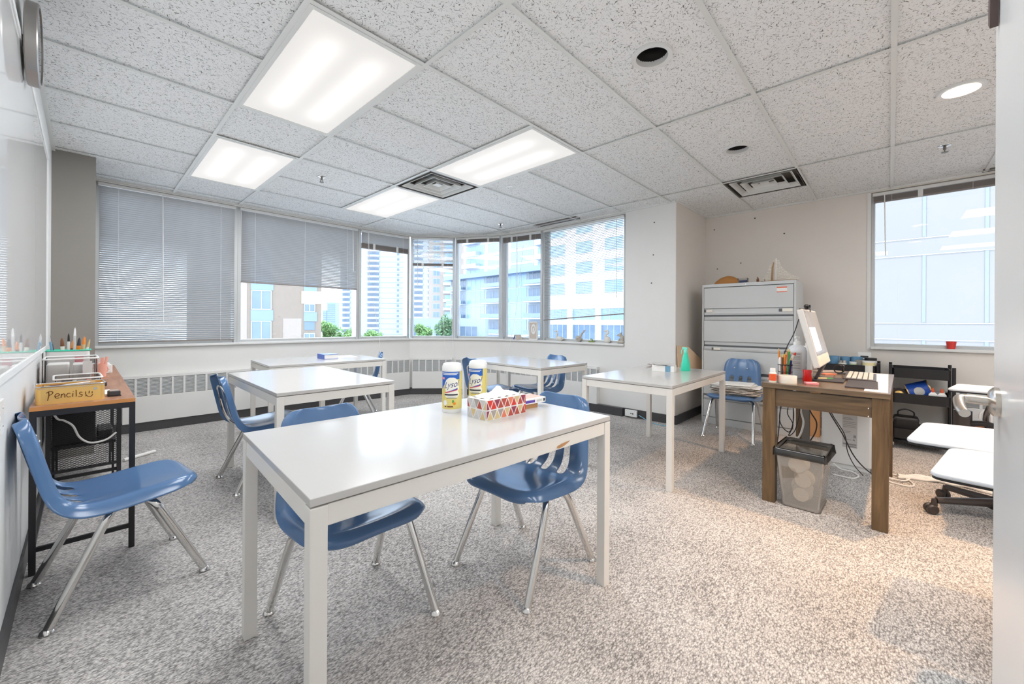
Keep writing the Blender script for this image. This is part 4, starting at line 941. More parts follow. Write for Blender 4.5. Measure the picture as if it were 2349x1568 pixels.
pb_ = thing('pink_cup', 'pink cup holding pink tools beside the clear tub', 'cup', (0.075, 3.98, RT))
MB().lathe([(0.028, 0), (0.035, 0.09), (0.033, 0.09), (0.027, 0.003), (0, 0.003)], n=20, cap=False).build('cup_wall', 'pinkplastic', pb_, smooth=True)
for k, (dx, dy) in enumerate(((-0.012, 0.0), (0.006, 0.008), (0.02, -0.006))):
    stick('pink_tool', 'pink rubber tool standing in the pink cup', 'tool', 'pink tools in the cup', (0.075 + dx * 0.5, 3.98 + dy, RT + 0.005), (0.075 + dx * 1.6, 3.98 + dy, RT + 0.125 + 0.006 * k), 0.008, 'pinkplastic')
nb_ = thing('printed_box', 'flat white box with black scribble print at the far rack', 'box', (0.075, 4.30, RT), R(5))
MB().box(-0.06, 0.06, -0.09, 0.09, 0, 0.06).build('carton', 'paper', nb_, bevel=0.003)
pr = MB(); random.seed(2)
for k in range(34): a = random.uniform(0, PI); x, z = random.uniform(-0.055, 0.05), random.uniform(0.006, 0.052); l_ = random.uniform(0.003, 0.010); pr.tube([(x, -0.0905, z), (x + l_ * math.cos(a), -0.0905, min(0.058, z + l_ * math.sin(a) * 0.5))], 0.0009, 4)
pr.build('scribble_print', 'darkprint', nb_)
tag(MB().box(-0.055, 0.055, -0.07, 0.08, 0.062, 0.068).build('carton_lid', 'white', loc=(0.075, 4.31, RT), bevel=0.002), 'flat white lid lying on the scribble printed box', 'lid')
ta = MB().tube([(0.0 + 0.032 * math.cos(a * PI / 12), 0.0, 0.036 + 0.032 * math.sin(a * PI / 12)) for a in range(25)], 0.004, 8, cap=False); tag(ta.build('tape_ring', 'pinkplastic', loc=(0.085, 4.15, RT), smooth=True), 'thin pinkish ring standing on the rack by the printed box', 'ring')

# ------------------------------------------------------------------ things on the front table
TZ = 0.735
def canister(label, loc, rz):
    root = thing('wipes_canister', label, 'canister', loc, rz, 'disinfecting wipes canisters')
    r = 0.0435
    MB().lathe([(0, 0), (r - 0.002, 0), (r, 0.006), (r, 0.188), (0, 0.188)], n=48, cap=False).build('body', 'white', root, smooth=True)
    MB().lathe([(r + 0.0006, 0.186), (r + 0.001, 0.19), (r + 0.001, 0.205), (r - 0.004, 0.218), (r - 0.012, 0.222), (0.012, 0.224), (0, 0.224)], n=48, cap=False).build('lid', 'white', root, smooth=True)
    lb = MB(); z0, z1 = 0.018, 0.185; nz, na = 84, 160
    def col(s_, t_):     # s: -1..1 around the printed face (about 100 degrees), t: 0..1 up
        if abs(s_) > 1: return 0
        arc = 0.62 + 0.16 * math.sqrt(max(0, 1 - ((s_ - 0.25) / 0.8) ** 2)) if abs((s_ - 0.25) / 0.8) < 1 else 0.55
        inside = (((s_ - 0.22) / 0.74) ** 2 + ((t_ - 0.62) / 0.23) ** 2) < 1
        if inside: return 2
        if t_ > 0.80: return 1
        if s_ < -0.2 and t_ > 0.60 - 0.14 * s_ - 0.2 and t_ > 0.48 + (s_ + 1) * 0.38: return 1
        if (((s_ - 0.22) / 0.74) ** 2 + ((t_ - 0.40) / 0.12) ** 2) < 1: return 2
        if ((s_ + 0.45) / 0.2) ** 2 + ((t_ - 0.17) / 0.075) ** 2 < 1: return 3
        if ((s_ - 0.47) / 0.14) ** 2 + ((t_ - 0.15) / 0.045) ** 2 < 1: return 4
        if ((s_ - 0.34) / 0.09) ** 2 + ((t_ - 0.20) / 0.05) ** 2 < 1: return 5
        return 0
    vs = []
    for j in range(nz + 1):
        for i in range(na): a = 2 * PI * i / na; vs.append(((r + 0.0008) * math.cos(a), (r + 0.0008) * math.sin(a), z0 + (z1 - z0) * j / nz))
    lb.v = vs
    for j in range(nz):
        for i in range(na):
            a = 2 * PI * (i + 0.5) / na; a = (a + PI) % (2 * PI) - PI
            lb.f.append((j * na + i, j * na + (i + 1) % na, (j + 1) * na + (i + 1) % na, (j + 1) * na + i)); lb.mi.append(col(a / R(62), (j + 0.5) / nz))
    lab = lb.build('label', ['yellowlabel', 'blueprint', 'whitelabel', 'white', 'orange', 'green'], root, smooth=True)
    def wrap(txt, size, s_, z, mt_, shear=0.0, tilt=0.0, nm='lettering', sq=1.0):
        v, f = text_geo(txt, size, shear); rr = r + 0.0013
        out = [(rr * math.cos(s_ * R(62) + p.x * sq / rr), rr * math.sin(s_ * R(62) + p.x * sq / rr), z + p.y + p.x * tilt) for p in v]
        MB().add(out, f).build(nm, mt_, lab)
    wrap('Lysol', 0.039, 0.16, 0.127, 'navy', 0.35, 0.14, 'brand_lettering', 0.85)
    def band(s0, s1, za, zb, zc, zd, mt_, nm):
        b = MB(); n_ = 14; vs2 = []; rr = r + 0.0013
        for i in range(n_ + 1):
            s_ = s0 + (s1 - s0) * i / n_; a = s_ * R(62); t = i / n_; vs2 += [(rr * math.cos(a), rr * math.sin(a), za + (zb - za) * t), (rr * math.cos(a), rr * math.sin(a), zc + (zd - zc) * t)]
        b.add(vs2, [(2 * i, 2 * i + 2, 2 * i + 3, 2 * i + 1) for i in range(n_)]); b.build(nm, mt_, lab)
    band(-0.45, 0.78, 0.089, 0.103, 0.093, 0.110, 'redprint', 'red_swoosh'); band(-0.2, 0.78, 0.0945, 0.106, 0.096, 0.113, 'blueprint', 'blue_swoosh')
    for s0, s1, z, hh, mt_ in ((-0.5, 0.8, 0.079, 0.007, 'darkprint'), (-0.2, 0.6, 0.071, 0.002, 'greyprint'), (-0.3, 0.7, 0.066, 0.002, 'darkprint'), (-0.5, -0.3, 0.027, 0.006, 'brown'), (-0.2, 0.35, 0.027, 0.006, 'brown'), (-0.85, 0.85, 0.177, 0.003, 'white'), (-0.75, 0.7, 0.171, 0.003, 'white'), (-0.85, -0.5, 0.150, 0.010, 'pink')):
        band(s0, s1, z, z, z + hh, z + hh, mt_, 'small_print')
    return root
canister('wipes canister fully in view, standing in front of its twin', (1.150, 1.455, TZ), R(217))
canister('second wipes canister, half hidden behind the first', (1.315, 1.462, TZ), R(196))
tx = thing('tissue_box', 'tissue box with red and gold triangle print', 'tissue box', (1.25, 1.262, TZ), R(-1.5))
BX, BY, BH = 0.118, 0.062, 0.085
bxm = MB(); bxm.box(-BX, BX, -BY, BY, 0, BH); bxm.build('carton', 'paper', tx, bevel=0.001)
tri = MB(); tcols = ['rust', 'sand', 'plum', 'coral', 'lgrey', 'taupeprint', 'redprint']; random.seed(21)
def tri_face(o_, ux, L_, nrm, pal):
    nrows = 2; h = BH / nrows; wd = 0.040
    for r_ in range(nrows):
        i = 0; x = -wd
        while x < L_ + wd:
            for upw in (True, False):
                if upw: pts = [(x, r_ * h), (x + wd, r_ * h), (x + wd / 2, r_ * h + h)]
                else: pts = [(x + wd / 2, r_ * h + h), (x + wd * 1.5, r_ * h + h), (x + wd, r_ * h)]
                if r_ % 2: pts = [(a + wd / 2, b_) for a, b_ in pts]
                c = (sum(p[0] for p in pts) / 3, sum(p[1] for p in pts) / 3); pts = [(c[0] + (p[0] - c[0]) * 0.82, c[1] + (p[1] - c[1]) * 0.82) for p in pts]
                pts = [(min(L_ - 0.001, max(0.001, a)), b_) for a, b_ in pts]
                if max(p[0] for p in pts) - min(p[0] for p in pts) < 0.006: continue
                tri.cur = tcols.index(random.choice(pal)); vs = [Vector(o_) + Vector(ux) * a + Vector((0, 0, b_)) + Vector(nrm) * 0.0006 for a, b_ in pts]; tri.add(vs, [(0, 1, 2)])
            x += wd
tri_face((-BX, -BY, 0), (1, 0, 0), 2 * BX, (0, -1, 0), ['rust', 'plum', 'coral', 'sand', 'redprint', 'taupeprint', 'rust'])
tri_face((-BX, BY, 0), (0, -1, 0), 2 * BY, (-1, 0, 0), ['lgrey', 'lgrey', 'taupeprint', 'lgrey', 'rust', 'sand'])
tri.build('triangle_print', [M[x] for x in tcols], tx)
ts = MB(); vs = []; n_, m_ = 22, 12; random.seed(9)
for i in range(n_ + 1):
    for j in range(m_ + 1):
        u, v = i / n_ * 2 - 1, j / m_ * 2 - 1; rg = max(0, 1 - abs(v) ** 1.5) * max(0, 1 - u * u)
        vs.append((u * 0.105, v * 0.05, BH + 0.002 + rg * (0.022 + 0.012 * math.sin(u * 7 + 1) + 0.006 * math.sin(v * 9 + u * 4)) + 0.003 * math.sin(u * 15 + v * 6)))
ts.add(vs, [(i * (m_ + 1) + j, (i + 1) * (m_ + 1) + j, (i + 1) * (m_ + 1) + j + 1, i * (m_ + 1) + j + 1) for i in range(n_) for j in range(m_)])
tsu = ts.build('tissue', 'paper', tx, smooth=True, ang=80); so = tsu.modifiers.new('solid', 'SOLIDIFY'); so.thickness = 0.001
gb = thing('glove_carton', 'flat purple banded carton lying on the small cardboard block', 'carton', (1.475, 1.285, TZ + 0.022), R(-4))
MB().box(-0.075, 0.075, -0.055, 0.055, 0, 0.024).build('carton', 'paper', gb, bevel=0.001)
MB().box(-0.07, 0.0, -0.0558, -0.055, 0.006, 0.018).build('purple_band', 'purple', gb); MB().box(0.012, 0.05, -0.0558, -0.055, 0.007, 0.017).build('grey_text_block', 'lgrey', gb); MB().box(0.058, 0.07, -0.0558, -0.055, 0.005, 0.019).build('barcode', 'darkprint', gb)
MB().box(-0.06, 0.07, -0.04, 0.045, 0.024, 0.0246).build('pink_top_print', 'pinkplastic', gb)
tag(MB().box(-0.055, 0.03, -0.045, 0.045, 0, 0.022).build('cardboard_block', 'kraft2', loc=(1.475, 1.285, TZ), rotz=R(-4)), 'small brown cardboard block under the purple banded carton', 'cardboard')
# book on the window table
bk = thing('thick_book', 'thick blue hardback book on the window table', 'book', (1.84, 4.515, TZ), R(-3))
MB().box(-0.075, 0.075, -0.105, 0.105, 0, 0.003).box(-0.075, 0.075, -0.105, 0.105, 0.049, 0.052).box(-0.078, -0.073, -0.105, 0.105, 0, 0.052).build('cover', 'bluebook', bk, bevel=0.001)
MB().box(-0.072, 0.071, -0.1, 0.1, 0.003, 0.049).build('page_block', 'paper', bk)
tag(MB().box(-0.105, 0.105, -0.15, 0.15, 0, 0.0015).build('paper_sheet', 'paper', loc=(2.08, 4.62, TZ), rotz=R(-8)), 'white paper sheet next to the thick blue book', 'paper')
# face mask box, spray bottle
TZ5 = 0.72
mb_ = thing('mask_box', 'small torn white box of face masks', 'box', (3.52, 1.455, TZ5), R(8))
MB().box(-0.045, 0.045, -0.095, 0.095, 0, 0.055).build('carton', 'paper', mb_, bevel=0.002); MB().box(-0.0455, -0.045, -0.065, -0.02, 0.002, 0.053).box(-0.046, 0.046, -0.07, 0.0, 0.055, 0.056).build('blue_panel', 'lblue', mb_)
mk = MB()
for k in range(7): mk.obox((random.uniform(-0.015, 0.015), -0.06 + 0.025 * k, 0.062 + 0.003 * (k % 3)), (0.045, 0.01, 0.004), (-0.008, 0.03, 0.003 * (k % 2)), (0, 0, 0.0015))
mk.build('loose_masks', 'lgrey', mb_); MB().obox((0.0, 0.12, 0.03), (0.03, 0, 0.004), (0, 0.03, -0.006), (0, 0, 0.003)).obox((0.0, 0.115, 0.05), (0.03, 0, 0), (0, 0.025, 0.006), (0, 0, 0.002)).build('torn_flap', 'taupeprint', mb_)
sp_ = thing('spray_bottle', 'teal cone shaped spray bottle behind the mask box', 'spray bottle', (3.70, 1.335, TZ5), R(95))
MB().lathe([(0, 0), (0.041, 0), (0.042, 0.004), (0.036, 0.06), (0.025, 0.12), (0.015, 0.165), (0, 0.166)], n=32, cap=False).build('bottle', 'teal', sp_, smooth=True)
MB().lathe([(0.016, 0.163), (0.016, 0.185), (0.010, 0.19)], n=18).obox((0.006, 0, 0.200), (0.022, 0, 0.003), (0, 0.009, 0), (-0.002, 0, 0.011)).build('spray_head', 'teal2', sp_, bevel=0.003)
MB().tube([(0.022, 0, 0.196), (0.034, 0, 0.178), (0.036, 0, 0.150)], [0.005, 0.004, 0.003], 8).build('trigger', 'teal2', sp_, smooth=True)
# outlet and blue cable
ol = thing('wall_outlet', 'white power and data outlet set into the dark base under the pillar', 'outlet', (4.517, 2.27, 0.0))
MB().box(-0.006, 0.02, -0.075, 0.075, 0.02, 0.098).build('plate', 'white', ol, bevel=0.002)
MB().box(-0.0068, -0.006, -0.035, -0.02, 0.05, 0.064).build('socket', 'blackplastic', ol); MB().box(-0.0068, -0.006, -0.01, 0.003, 0.052, 0.064).build('socket', 'blackplastic', ol)
MB().ball((-0.006, 0.05, 0.088), (0.001, 0.004, 0.004)).ball((-0.006, -0.05, 0.088), (0.001, 0.004, 0.004)).build('screws', 'tin', ol)
cord('network_cable', 'light blue network cable along the base of the pillar', [(4.50, 2.16, 0.055), (4.49, 2.10, 0.035), (4.47, 2.02, 0.008), (4.44, 1.93, 0.005), (4.43, 1.83, 0.005), (4.46, 1.72, 0.005)], 0.004, 'cable_l', 'cable')

# ------------------------------------------------------------------ window sill things
SZ = SILL + 0.005
def swan(label, y, s=1.0, mt='clay', face=1, x=4.63):
    b = MB(); f = face
    b.ball((0, 0, 0.032 * s), (0.030 * s, 0.062 * s, 0.034 * s), 16, 10).ball((0, -f * 0.052 * s, 0.034 * s), (0.016 * s, 0.035 * s, 0.014 * s), 10, 8)
    b.tube(smooth_path([(0, f * 0.04 * s, 0.035 * s), (0, f * 0.055 * s, 0.075 * s), (0, f * 0.040 * s, 0.115 * s), (0, f * 0.045 * s, 0.14 * s), (0, f * 0.07 * s, 0.145 * s)], 5), [0.016 * s] * 6 + [0.012 * s] * 6 + [0.010 * s] * 9, 10)
    b.ball((0, f * 0.074 * s, 0.143 * s), (0.012 * s, 0.016 * s, 0.012 * s), 10, 8).tube([(0, f * 0.083 * s, 0.14 * s), (0, f * 0.108 * s, 0.128 * s)], [0.007 * s, 0.002 * s], 8)
    for sx in (-1, 1): b.ball((sx * 0.024 * s, -f * 0.01 * s, 0.038 * s), (0.010 * s, 0.045 * s, 0.022 * s), 10, 8)
    return tag(b.build('swan_figurine', mt, loc=(x, y, SZ), smooth=True, ang=80), label, 'figurine', 'clay figurines on the sill')
swan('white clay swan figurine standing next to the window mullion', 3.42, 0.95)
b = MB(); random.seed(4)
b.ball((0, 0, 0.04), (0.032, 0.045, 0.042), 14, 10)
for k in range(26):
    a = random.uniform(0, 2 * PI); e_ = random.uniform(-0.2, 1.0); dvec = Vector((math.cos(a) * math.cos(e_), math.sin(a) * math.cos(e_), math.sin(e_)))
    b.tube([Vector((0, 0, 0.04)) + dvec * 0.028, Vector((0, 0, 0.04)) + Vector((dvec.x * 0.045, dvec.y * 0.058, dvec.z * 0.058))], [0.009, 0.002], 6)
b.tube(smooth_path([(0, -0.03, 0.06), (0, -0.045, 0.10), (0, -0.075, 0.13), (0, -0.09, 0.15)], 4), [0.014, 0.014, 0.013, 0.013, 0.012, 0.012, 0.011, 0.011, 0.01, 0.01, 0.009, 0.009, 0.008], 9).ball((0, -0.093, 0.152), (0.011, 0.016, 0.011))
tag(b.build('bird_figurine', 'greyclay', loc=(4.63, 3.10, SZ), smooth=True, ang=80), 'spiky grey clay bird figurine with an outstretched neck', 'figurine', 'clay figurines on the sill')
b = MB().ball((0, 0, 0.04), (0.034, 0.048, 0.043), 14, 10); b.tube(smooth_path([(0, 0.012, 0.06), (0, 0.022, 0.10), (0, -0.012, 0.135), (0, 0.008, 0.158), (0, 0.03, 0.15)], 5), [0.02] * 5 + [0.015] * 6 + [0.012] * 10, 10).ball((0, 0.032, 0.148), (0.012, 0.016, 0.012))
tag(b.build('swan_figurine', 'clay', loc=(4.63, 2.66, SZ), smooth=True, ang=80), 'plump white clay swan with an S shaped neck, beside the dog like figurine', 'figurine', 'clay figurines on the sill')
b = MB().ball((0, 0, 0.02), (0.03, 0.05, 0.022), 12, 8).ball((0, -0.012, 0.06), (0.024, 0.028, 0.045), 12, 10).ball((0, 0.012, 0.105), (0.022, 0.026, 0.022), 12, 8).ball((0, 0.042, 0.10), (0.012, 0.02, 0.010)).tube([(0.01, 0.0, 0.12), (0.014, -0.004, 0.142)], [0.008, 0.002], 7).tube([(-0.01, 0.0, 0.12), (-0.014, -0.004, 0.142)], [0.008, 0.002], 7)
b.tube([(0.014, 0.01, 0.06), (0.016, 0.03, 0.02), (0.016, 0.045, 0.006)], [0.010, 0.009, 0.009], 8).tube([(-0.014, 0.01, 0.06), (-0.016, 0.03, 0.02), (-0.016, 0.045, 0.006)], [0.010, 0.009, 0.009], 8)
tag(b.build('animal_figurine', 'greyclay', loc=(4.63, 2.465, SZ), smooth=True, ang=80), 'seated grey clay animal figurine with ears, beside the window edge', 'figurine', 'clay figurines on the sill')
b = MB().ball((0, 0, 0.008), (0.02, 0.055, 0.010), 12, 6).tube(smooth_path([(0, -0.01, 0.012), (0, -0.02, 0.03), (0, 0.0, 0.042), (0, 0.012, 0.036)], 4), 0.006, 8)
tag(b.build('lily_figurine', 'leafgreen', loc=(4.63, 2.90, SZ), smooth=True, ang=80), 'flat green clay piece on the sill between the clay birds', 'figurine', 'clay figurines on the sill')
fr = thing('picture_frame', 'white framed pale picture leaning at the window mullion', 'picture', (4.585, 3.855, SZ), R(79))
def fbox(x0, x1, y0, y1, z0, z1): return MB().box(x0, x1, y0, y1, z0, z1)
FW, FH = 0.20, 0.27
MB().box(-FW / 2, FW / 2, 0.012, 0.018, 0, FH).box(-FW / 2, -FW / 2 + 0.014, 0, 0.012, 0, FH).box(FW / 2 - 0.014, FW / 2, 0, 0.012, 0, FH).box(-FW / 2, FW / 2, 0, 0.012, 0, 0.014).box(-FW / 2, FW / 2, 0, 0.012, FH - 0.014, FH).build('frame', 'white', fr, bevel=0.001)
MB().box(-FW / 2 + 0.014, FW / 2 - 0.014, 0.009, 0.012, 0.014, FH - 0.014).build('picture_sheet', 'paper2', fr)
b = MB()
for k in range(16): a = 2 * PI * k / 16; b.ball((0.045 * math.cos(a), 0.0085, 0.16 + 0.06 * math.sin(a)), (0.013, 0.001, 0.016), 8, 5)
b.ball((0, 0.0085, 0.15), (0.018, 0.001, 0.035), 10, 6).build('pale_motif', 'white', fr)
fr.location = (4.56, 3.86, SZ); fr.rotation_euler = (0, 0, R(-101))
ob_ = thing('small_book', 'small book standing half open on the sill of the bay', 'book', (4.515, 4.12, SZ), R(-105))
MB().obox((-0.03, 0.0, 0.035), (0.02, 0, 0.034), (0, 0.05, 0), (0.003, 0, -0.0015)).build('cover', 'bluebook', ob_); MB().obox((0.02, 0.0, 0.035), (-0.02, 0, 0.034), (0, 0.05, 0), (0.003, 0, 0.0015)).build('cover', 'paper2', ob_); MB().obox((-0.005, 0.0, 0.028), (0.012, 0, 0.026), (0, 0.046, 0), (0.008, 0, -0.003)).build('page_block', 'paper', ob_)
rc = thing('red_cup', 'small translucent red cup on the sill of the window beside the door', 'cup', (XR + 0.035, -0.425, WZ0 + 0.005))
MB().lathe([(0, 0), (0.026, 0), (0.036, 0.07), (0.034, 0.07), (0.024, 0.003), (0, 0.003)], n=24, cap=False).build('cup_wall', 'redprint', rc, smooth=True)

# ------------------------------------------------------------------ wooden desk
DZ = 0.765
dk = thing('wooden_desk', 'dark brown wooden desk carrying the computer', 'desk', (3.012, 0.0, 0), R(-1.0))
DX, DY = 1.22, 0.60
MB().box(-0.008, DX, -0.006, DY + 0.006, DZ - 0.032, DZ).build('desktop', 'wood_t', dk, bevel=0.003)
for x in (0.0, DX - 0.075):
    for y in (0.0, DY - 0.07): MB().box(x, x + 0.07, y, y + 0.07, 0, DZ - 0.032).build('leg', 'wood_v', dk, bevel=0.002)
MB().box(0.012, 0.03, 0.07, DY - 0.07, DZ - 0.145, DZ - 0.04).build('front_apron', 'wood_h', dk)
MB().box(DX - 0.035, DX - 0.017, 0.07, DY - 0.07, DZ - 0.145, DZ - 0.04).build('rear_apron', 'wood_h', dk)
MB().box(0.07, DX - 0.07, 0.012, 0.03, DZ - 0.145, DZ - 0.04).build('side_apron', 'wood_h', dk); MB().box(0.07, DX - 0.07, DY - 0.03, DY - 0.012, DZ - 0.145, DZ - 0.04).build('side_apron', 'wood_h', dk)
MB().box(DX - 0.14, DX - 0.09, 0.50, 0.55, 0, DZ - 0.033).build('steel_post', 'steelgrey', dk)
sc_ = MB()
for z in (0.70, 0.655): sc_.ball((0.011, 0.085, z - 0.03), (0.002, 0.004, 0.004), 8, 6)
sc_.build('screw_heads', 'tin', dk)
# desk things
gl = thing('glue_bottle', 'small white bottle with red label at the desk corner', 'bottle', (3.07, 0.553, DZ))
MB().lathe([(0, 0), (0.020, 0), (0.021, 0.004), (0.021, 0.06), (0.013, 0.068)], n=24, cap=False).build('bottle', 'offwhite', gl, smooth=True); MB().lathe([(0.0155, 0.066), (0.015, 0.092), (0, 0.093)], n=20, cap=False).build('cap', 'white', gl, smooth=True)
MB().lathe([(0.0215, 0.012), (0.0215, 0.055)], n=24, cap=False).build('red_label', 'orangeprint', gl, smooth=True)
tp = MB().lathe([(0.034, 0), (0.050, 0.0), (0.0505, 0.002), (0.0505, 0.046), (0.050, 0.048), (0.034, 0.048), (0.034, 0.0)], n=40, cap=False).build('tape_roll', 'offwhite', loc=(3.105, 0.478, DZ), smooth=True); tag(tp, 'wide roll of cream masking tape lying on the desk', 'tape roll')
cp = thing('pencil_cup', 'black wire cup of coloured pencils and markers on the desk', 'pencil cup', (3.33, 0.527, DZ))
wm = MB()
for z in (0.002, 0.05, 0.098): wm.tube([(0.042 * math.cos(a * PI / 16), 0.042 * math.sin(a * PI / 16), z) for a in range(33)], 0.002 if z < 0.09 else 0.003, 6, cap=False)
for k in range(20): a = 2 * PI * k / 20; wm.tube([(0.042 * math.cos(a), 0.042 * math.sin(a), 0.002), (0.042 * math.cos(a), 0.042 * math.sin(a), 0.098)], 0.0009, 4)
wm.build('wire_cage', 'black', cp); MB().lathe([(0, 0), (0.041, 0), (0.041, 0.003), (0, 0.003)], n=24, cap=False).build('bottom', 'black', cp)
random.seed(31)
cols = [('yellow', 'yellow marker, tallest in the wire cup'), ('coral', 'coral pencil in the wire cup'), ('redprint', 'thick white topped red striped pen slanting across the wire cup'), ('orange', 'bright orange pencil in the wire cup'), ('white', 'white pen at the glue bottle side of the wire cup'), ('brown', 'brown pencil in the wire cup'), ('orangeprint', 'red orange pencil in the wire cup'), ('green', 'green pencil in the wire cup'), ('navy', 'navy pen in the wire cup'), ('pink', 'pink pencil in the wire cup'), ('lblue', 'pale blue pencil in the wire cup'), ('kraft2', 'wood coloured pencil in the wire cup')]
for k, (c, lb_) in enumerate(cols):
    a = 2 * PI * k / len(cols); r0 = 0.030; L_ = 0.15 + 0.02 * ((k * 5) % 4) + (0.02 if k == 0 else 0)
    p = (3.33 + r0 * math.cos(a), 0.527 + r0 * math.sin(a), DZ + 0.005); q = (3.33 + 0.036 * math.cos(a + 0.3), 0.527 + 0.038 * math.sin(a + 0.3), DZ + L_)
    if k == 2: q = (3.33, 0.527 - 0.06, DZ + 0.185); p = (3.33, 0.527 + 0.025, DZ + 0.005)
    stick('pencil', lb_, 'pencil', 'pencils in the wire cup', p, q, 0.009 if k in (0, 2, 4) else 0.0055, c if k != 2 else 'offwhite', 'sand' if k not in (0, 2, 4) else c, 0.02)
hs = thing('sanitizer_bottle', 'tall clear hand sanitizer pump bottle on the desk', 'pump bottle', (3.50, 0.482, DZ), R(180))
MB().lathe([(0, 0), (0.055, 0), (0.058, 0.006), (0.058, 0.185), (0.050, 0.212), (0.030, 0.228), (0.022, 0.232), (0.0, 0.233)], n=36, cap=False).build('bottle', mat('hazy_plastic', rgb(240, 242, 246), 0.15, trans=0.12, spec=0.4), hs, smooth=True)
MB().lathe([(0, 0.003), (0.054, 0.003), (0.054, 0.075), (0, 0.075)], n=30, cap=False).build('gel', mat('blue_grey_gel', rgb(170, 186, 214), 0.2), hs, smooth=True)
MB().lathe([(0.024, 0.228), (0.024, 0.252), (0.012, 0.256), (0.008, 0.275), (0.016, 0.276), (0.016, 0.292), (0, 0.293)], n=24, cap=False).build('pump', 'white', hs, smooth=True)
MB().tube([(0, 0, 0.285), (0.03, 0, 0.284), (0.04, 0, 0.276)], 0.006, 8).build('nozzle', 'white', hs, smooth=True)
pb2 = MB(); rr = 0.0586; nn2 = 8; vs = []
for i in range(nn2 + 1): a = R(-35 + 70 * i / nn2); vs += [(rr * math.cos(a), rr * math.sin(a), 0.05), (rr * math.cos(a), rr * math.sin(a), 0.18)]
pb2.add(vs, [(2 * i, 2 * i + 2, 2 * i + 3, 2 * i + 1) for i in range(nn2)]); lb2 = pb2.build('label', 'lgrey', hs, smooth=True)
for z, h in ((0.165, 0.006), (0.15, 0.003), (0.14, 0.003), (0.13, 0.003), (0.11, 0.003), (0.1, 0.003), (0.085, 0.002), (0.065, 0.006)):
    b = MB(); vs = []
    for i in range(7): a = R(-26 + 52 * i / 6); vs += [(0.0591 * math.cos(a), 0.0591 * math.sin(a), z), (0.0591 * math.cos(a), 0.0591 * math.sin(a), z + h)]
    b.add(vs, [(2 * i, 2 * i + 2, 2 * i + 3, 2 * i + 1) for i in range(6)]); b.build('small_print', 'greyprint', lb2)
tag(MB().lathe([(0, 0), (0.024, 0), (0.026, 0.004), (0.022, 0.04), (0.025, 0.072), (0.023, 0.076), (0, 0.077)], n=28, cap=False).build('red_tumbler', 'red', loc=(3.30, 0.398, DZ), smooth=True), 'shiny red waisted tumbler on the desk in front of the sanitizer', 'tumbler')
stick('marker', 'pale marker with green cap lying beside the red tumbler', 'marker', None, (3.415, 0.385, DZ + 0.008), (3.50, 0.278, DZ + 0.008), 0.0078, 'sand', 'green', 0.045)
tag(MB().obox((0, 0, 0.007), (0.018, 0.01, 0), (-0.014, 0.03, 0), (0, 0, 0.007)).build('eraser', 'pink', loc=(3.13, 0.357, DZ), bevel=0.003), 'pink eraser near the desk front edge', 'eraser')
tag(MB().obox((0, 0, 0.004), (0.20, 0.004, 0), (-0.002, 0.075, 0), (0, 0, 0.004)).build('drawing_tablet', 'darkprint', loc=(3.335, 0.125, DZ), bevel=0.003), 'dark flat drawing tablet on the desk corner', 'tablet')
kbd = thing('keyboard', 'dark computer keyboard with pale keys on the desk', 'keyboard', (3.79, 0.150, DZ), R(1))
KX, KY = 0.265, 0.085
MB().add([(-KX, -KY, 0), (KX, -KY, 0), (KX, KY, 0), (-KX, KY, 0), (-KX, -KY, 0.012), (KX, -KY, 0.012), (KX, KY, 0.016), (-KX, KY, 0.016)], [(0, 3, 2, 1), (4, 5, 6, 7), (0, 1, 5, 4), (1, 2, 6, 5), (2, 3, 7, 6), (3, 0, 4, 7)]).build('case', 'brownblack', kbd, bevel=0.003)
ky = MB()
for r_ in range(5):
    for c_ in range(15): x = -0.25 + c_ * 0.0335; y = -0.068 + r_ * 0.0285; z = 0.0125 + (y + 0.085) / 0.17 * 0.004; ky.box(x, x + 0.027, y, y + 0.022, z, z + 0.005)
ky.build('keycaps', 'lgrey', kbd)
mo = thing('monitor', 'tilted white all in one monitor at the desk edge, screen facing the door side', 'monitor', (3.16, 0.315, DZ))
# screen slab runs along X, leaning back towards the table side
ang = R(14); MX, MH = 0.60, 0.385
def mpt(x, t, h): return (x, 0.0 + h * math.sin(ang) + t * math.cos(ang), 0.105 + h * math.cos(ang) - t * math.sin(ang))
def mslab(x0, x1, t0, t1, h0, h1): 
    P_ = [mpt(x, t, h) for h in (h0, h1) for x, t in ((x0, t0), (x1, t0), (x1, t1), (x0, t1))]
    return MB().add(P_, [(0, 3, 2, 1), (4, 5, 6, 7), (0, 1, 5, 4), (1, 2, 6, 5), (2, 3, 7, 6), (3, 0, 4, 7)])
mslab(0, MX, 0, 0.035, 0, MH).build('housing', 'silver', mo, bevel=0.006)
mslab(0.012, MX - 0.012, -0.0015, 0.0, 0.075, MH - 0.012).build('screen', 'screen', mo)
mslab(0.012, MX - 0.012, -0.0012, 0.0, 0.008, 0.068).build('chin', 'champagne', mo)
mslab(0.02, 0.30, -0.002, -0.0015, 0.10, 0.26).build('screen_window', 'screenwin', mo)
MB().obox((0.30, 0.030, 0.06), (0.07, 0, 0), (0, 0.008, 0.004), (0, -0.02, 0.05)).build('stand_leg', 'brownblack', mo, bevel=0.003)
MB().box(0.18, 0.42, -0.10, 0.08, 0.0, 0.008).build('stand_base', 'darkprint', mo, bevel=0.003)
wc = thing('webcam', 'black webcam clipped on top of the monitor', 'webcam', (3.33, 0.42, DZ + 0.480))
MB().ball((0, -0.012, 0.018), (0.045, 0.016, 0.016), 16, 10).build('camera_body', 'blackgloss', wc, smooth=True); MB().lathe([(0.010, -0.034), (0.010, -0.026)], (0, 0, 0.018), 14, axis=1).build('lens', 'blackplastic', wc)
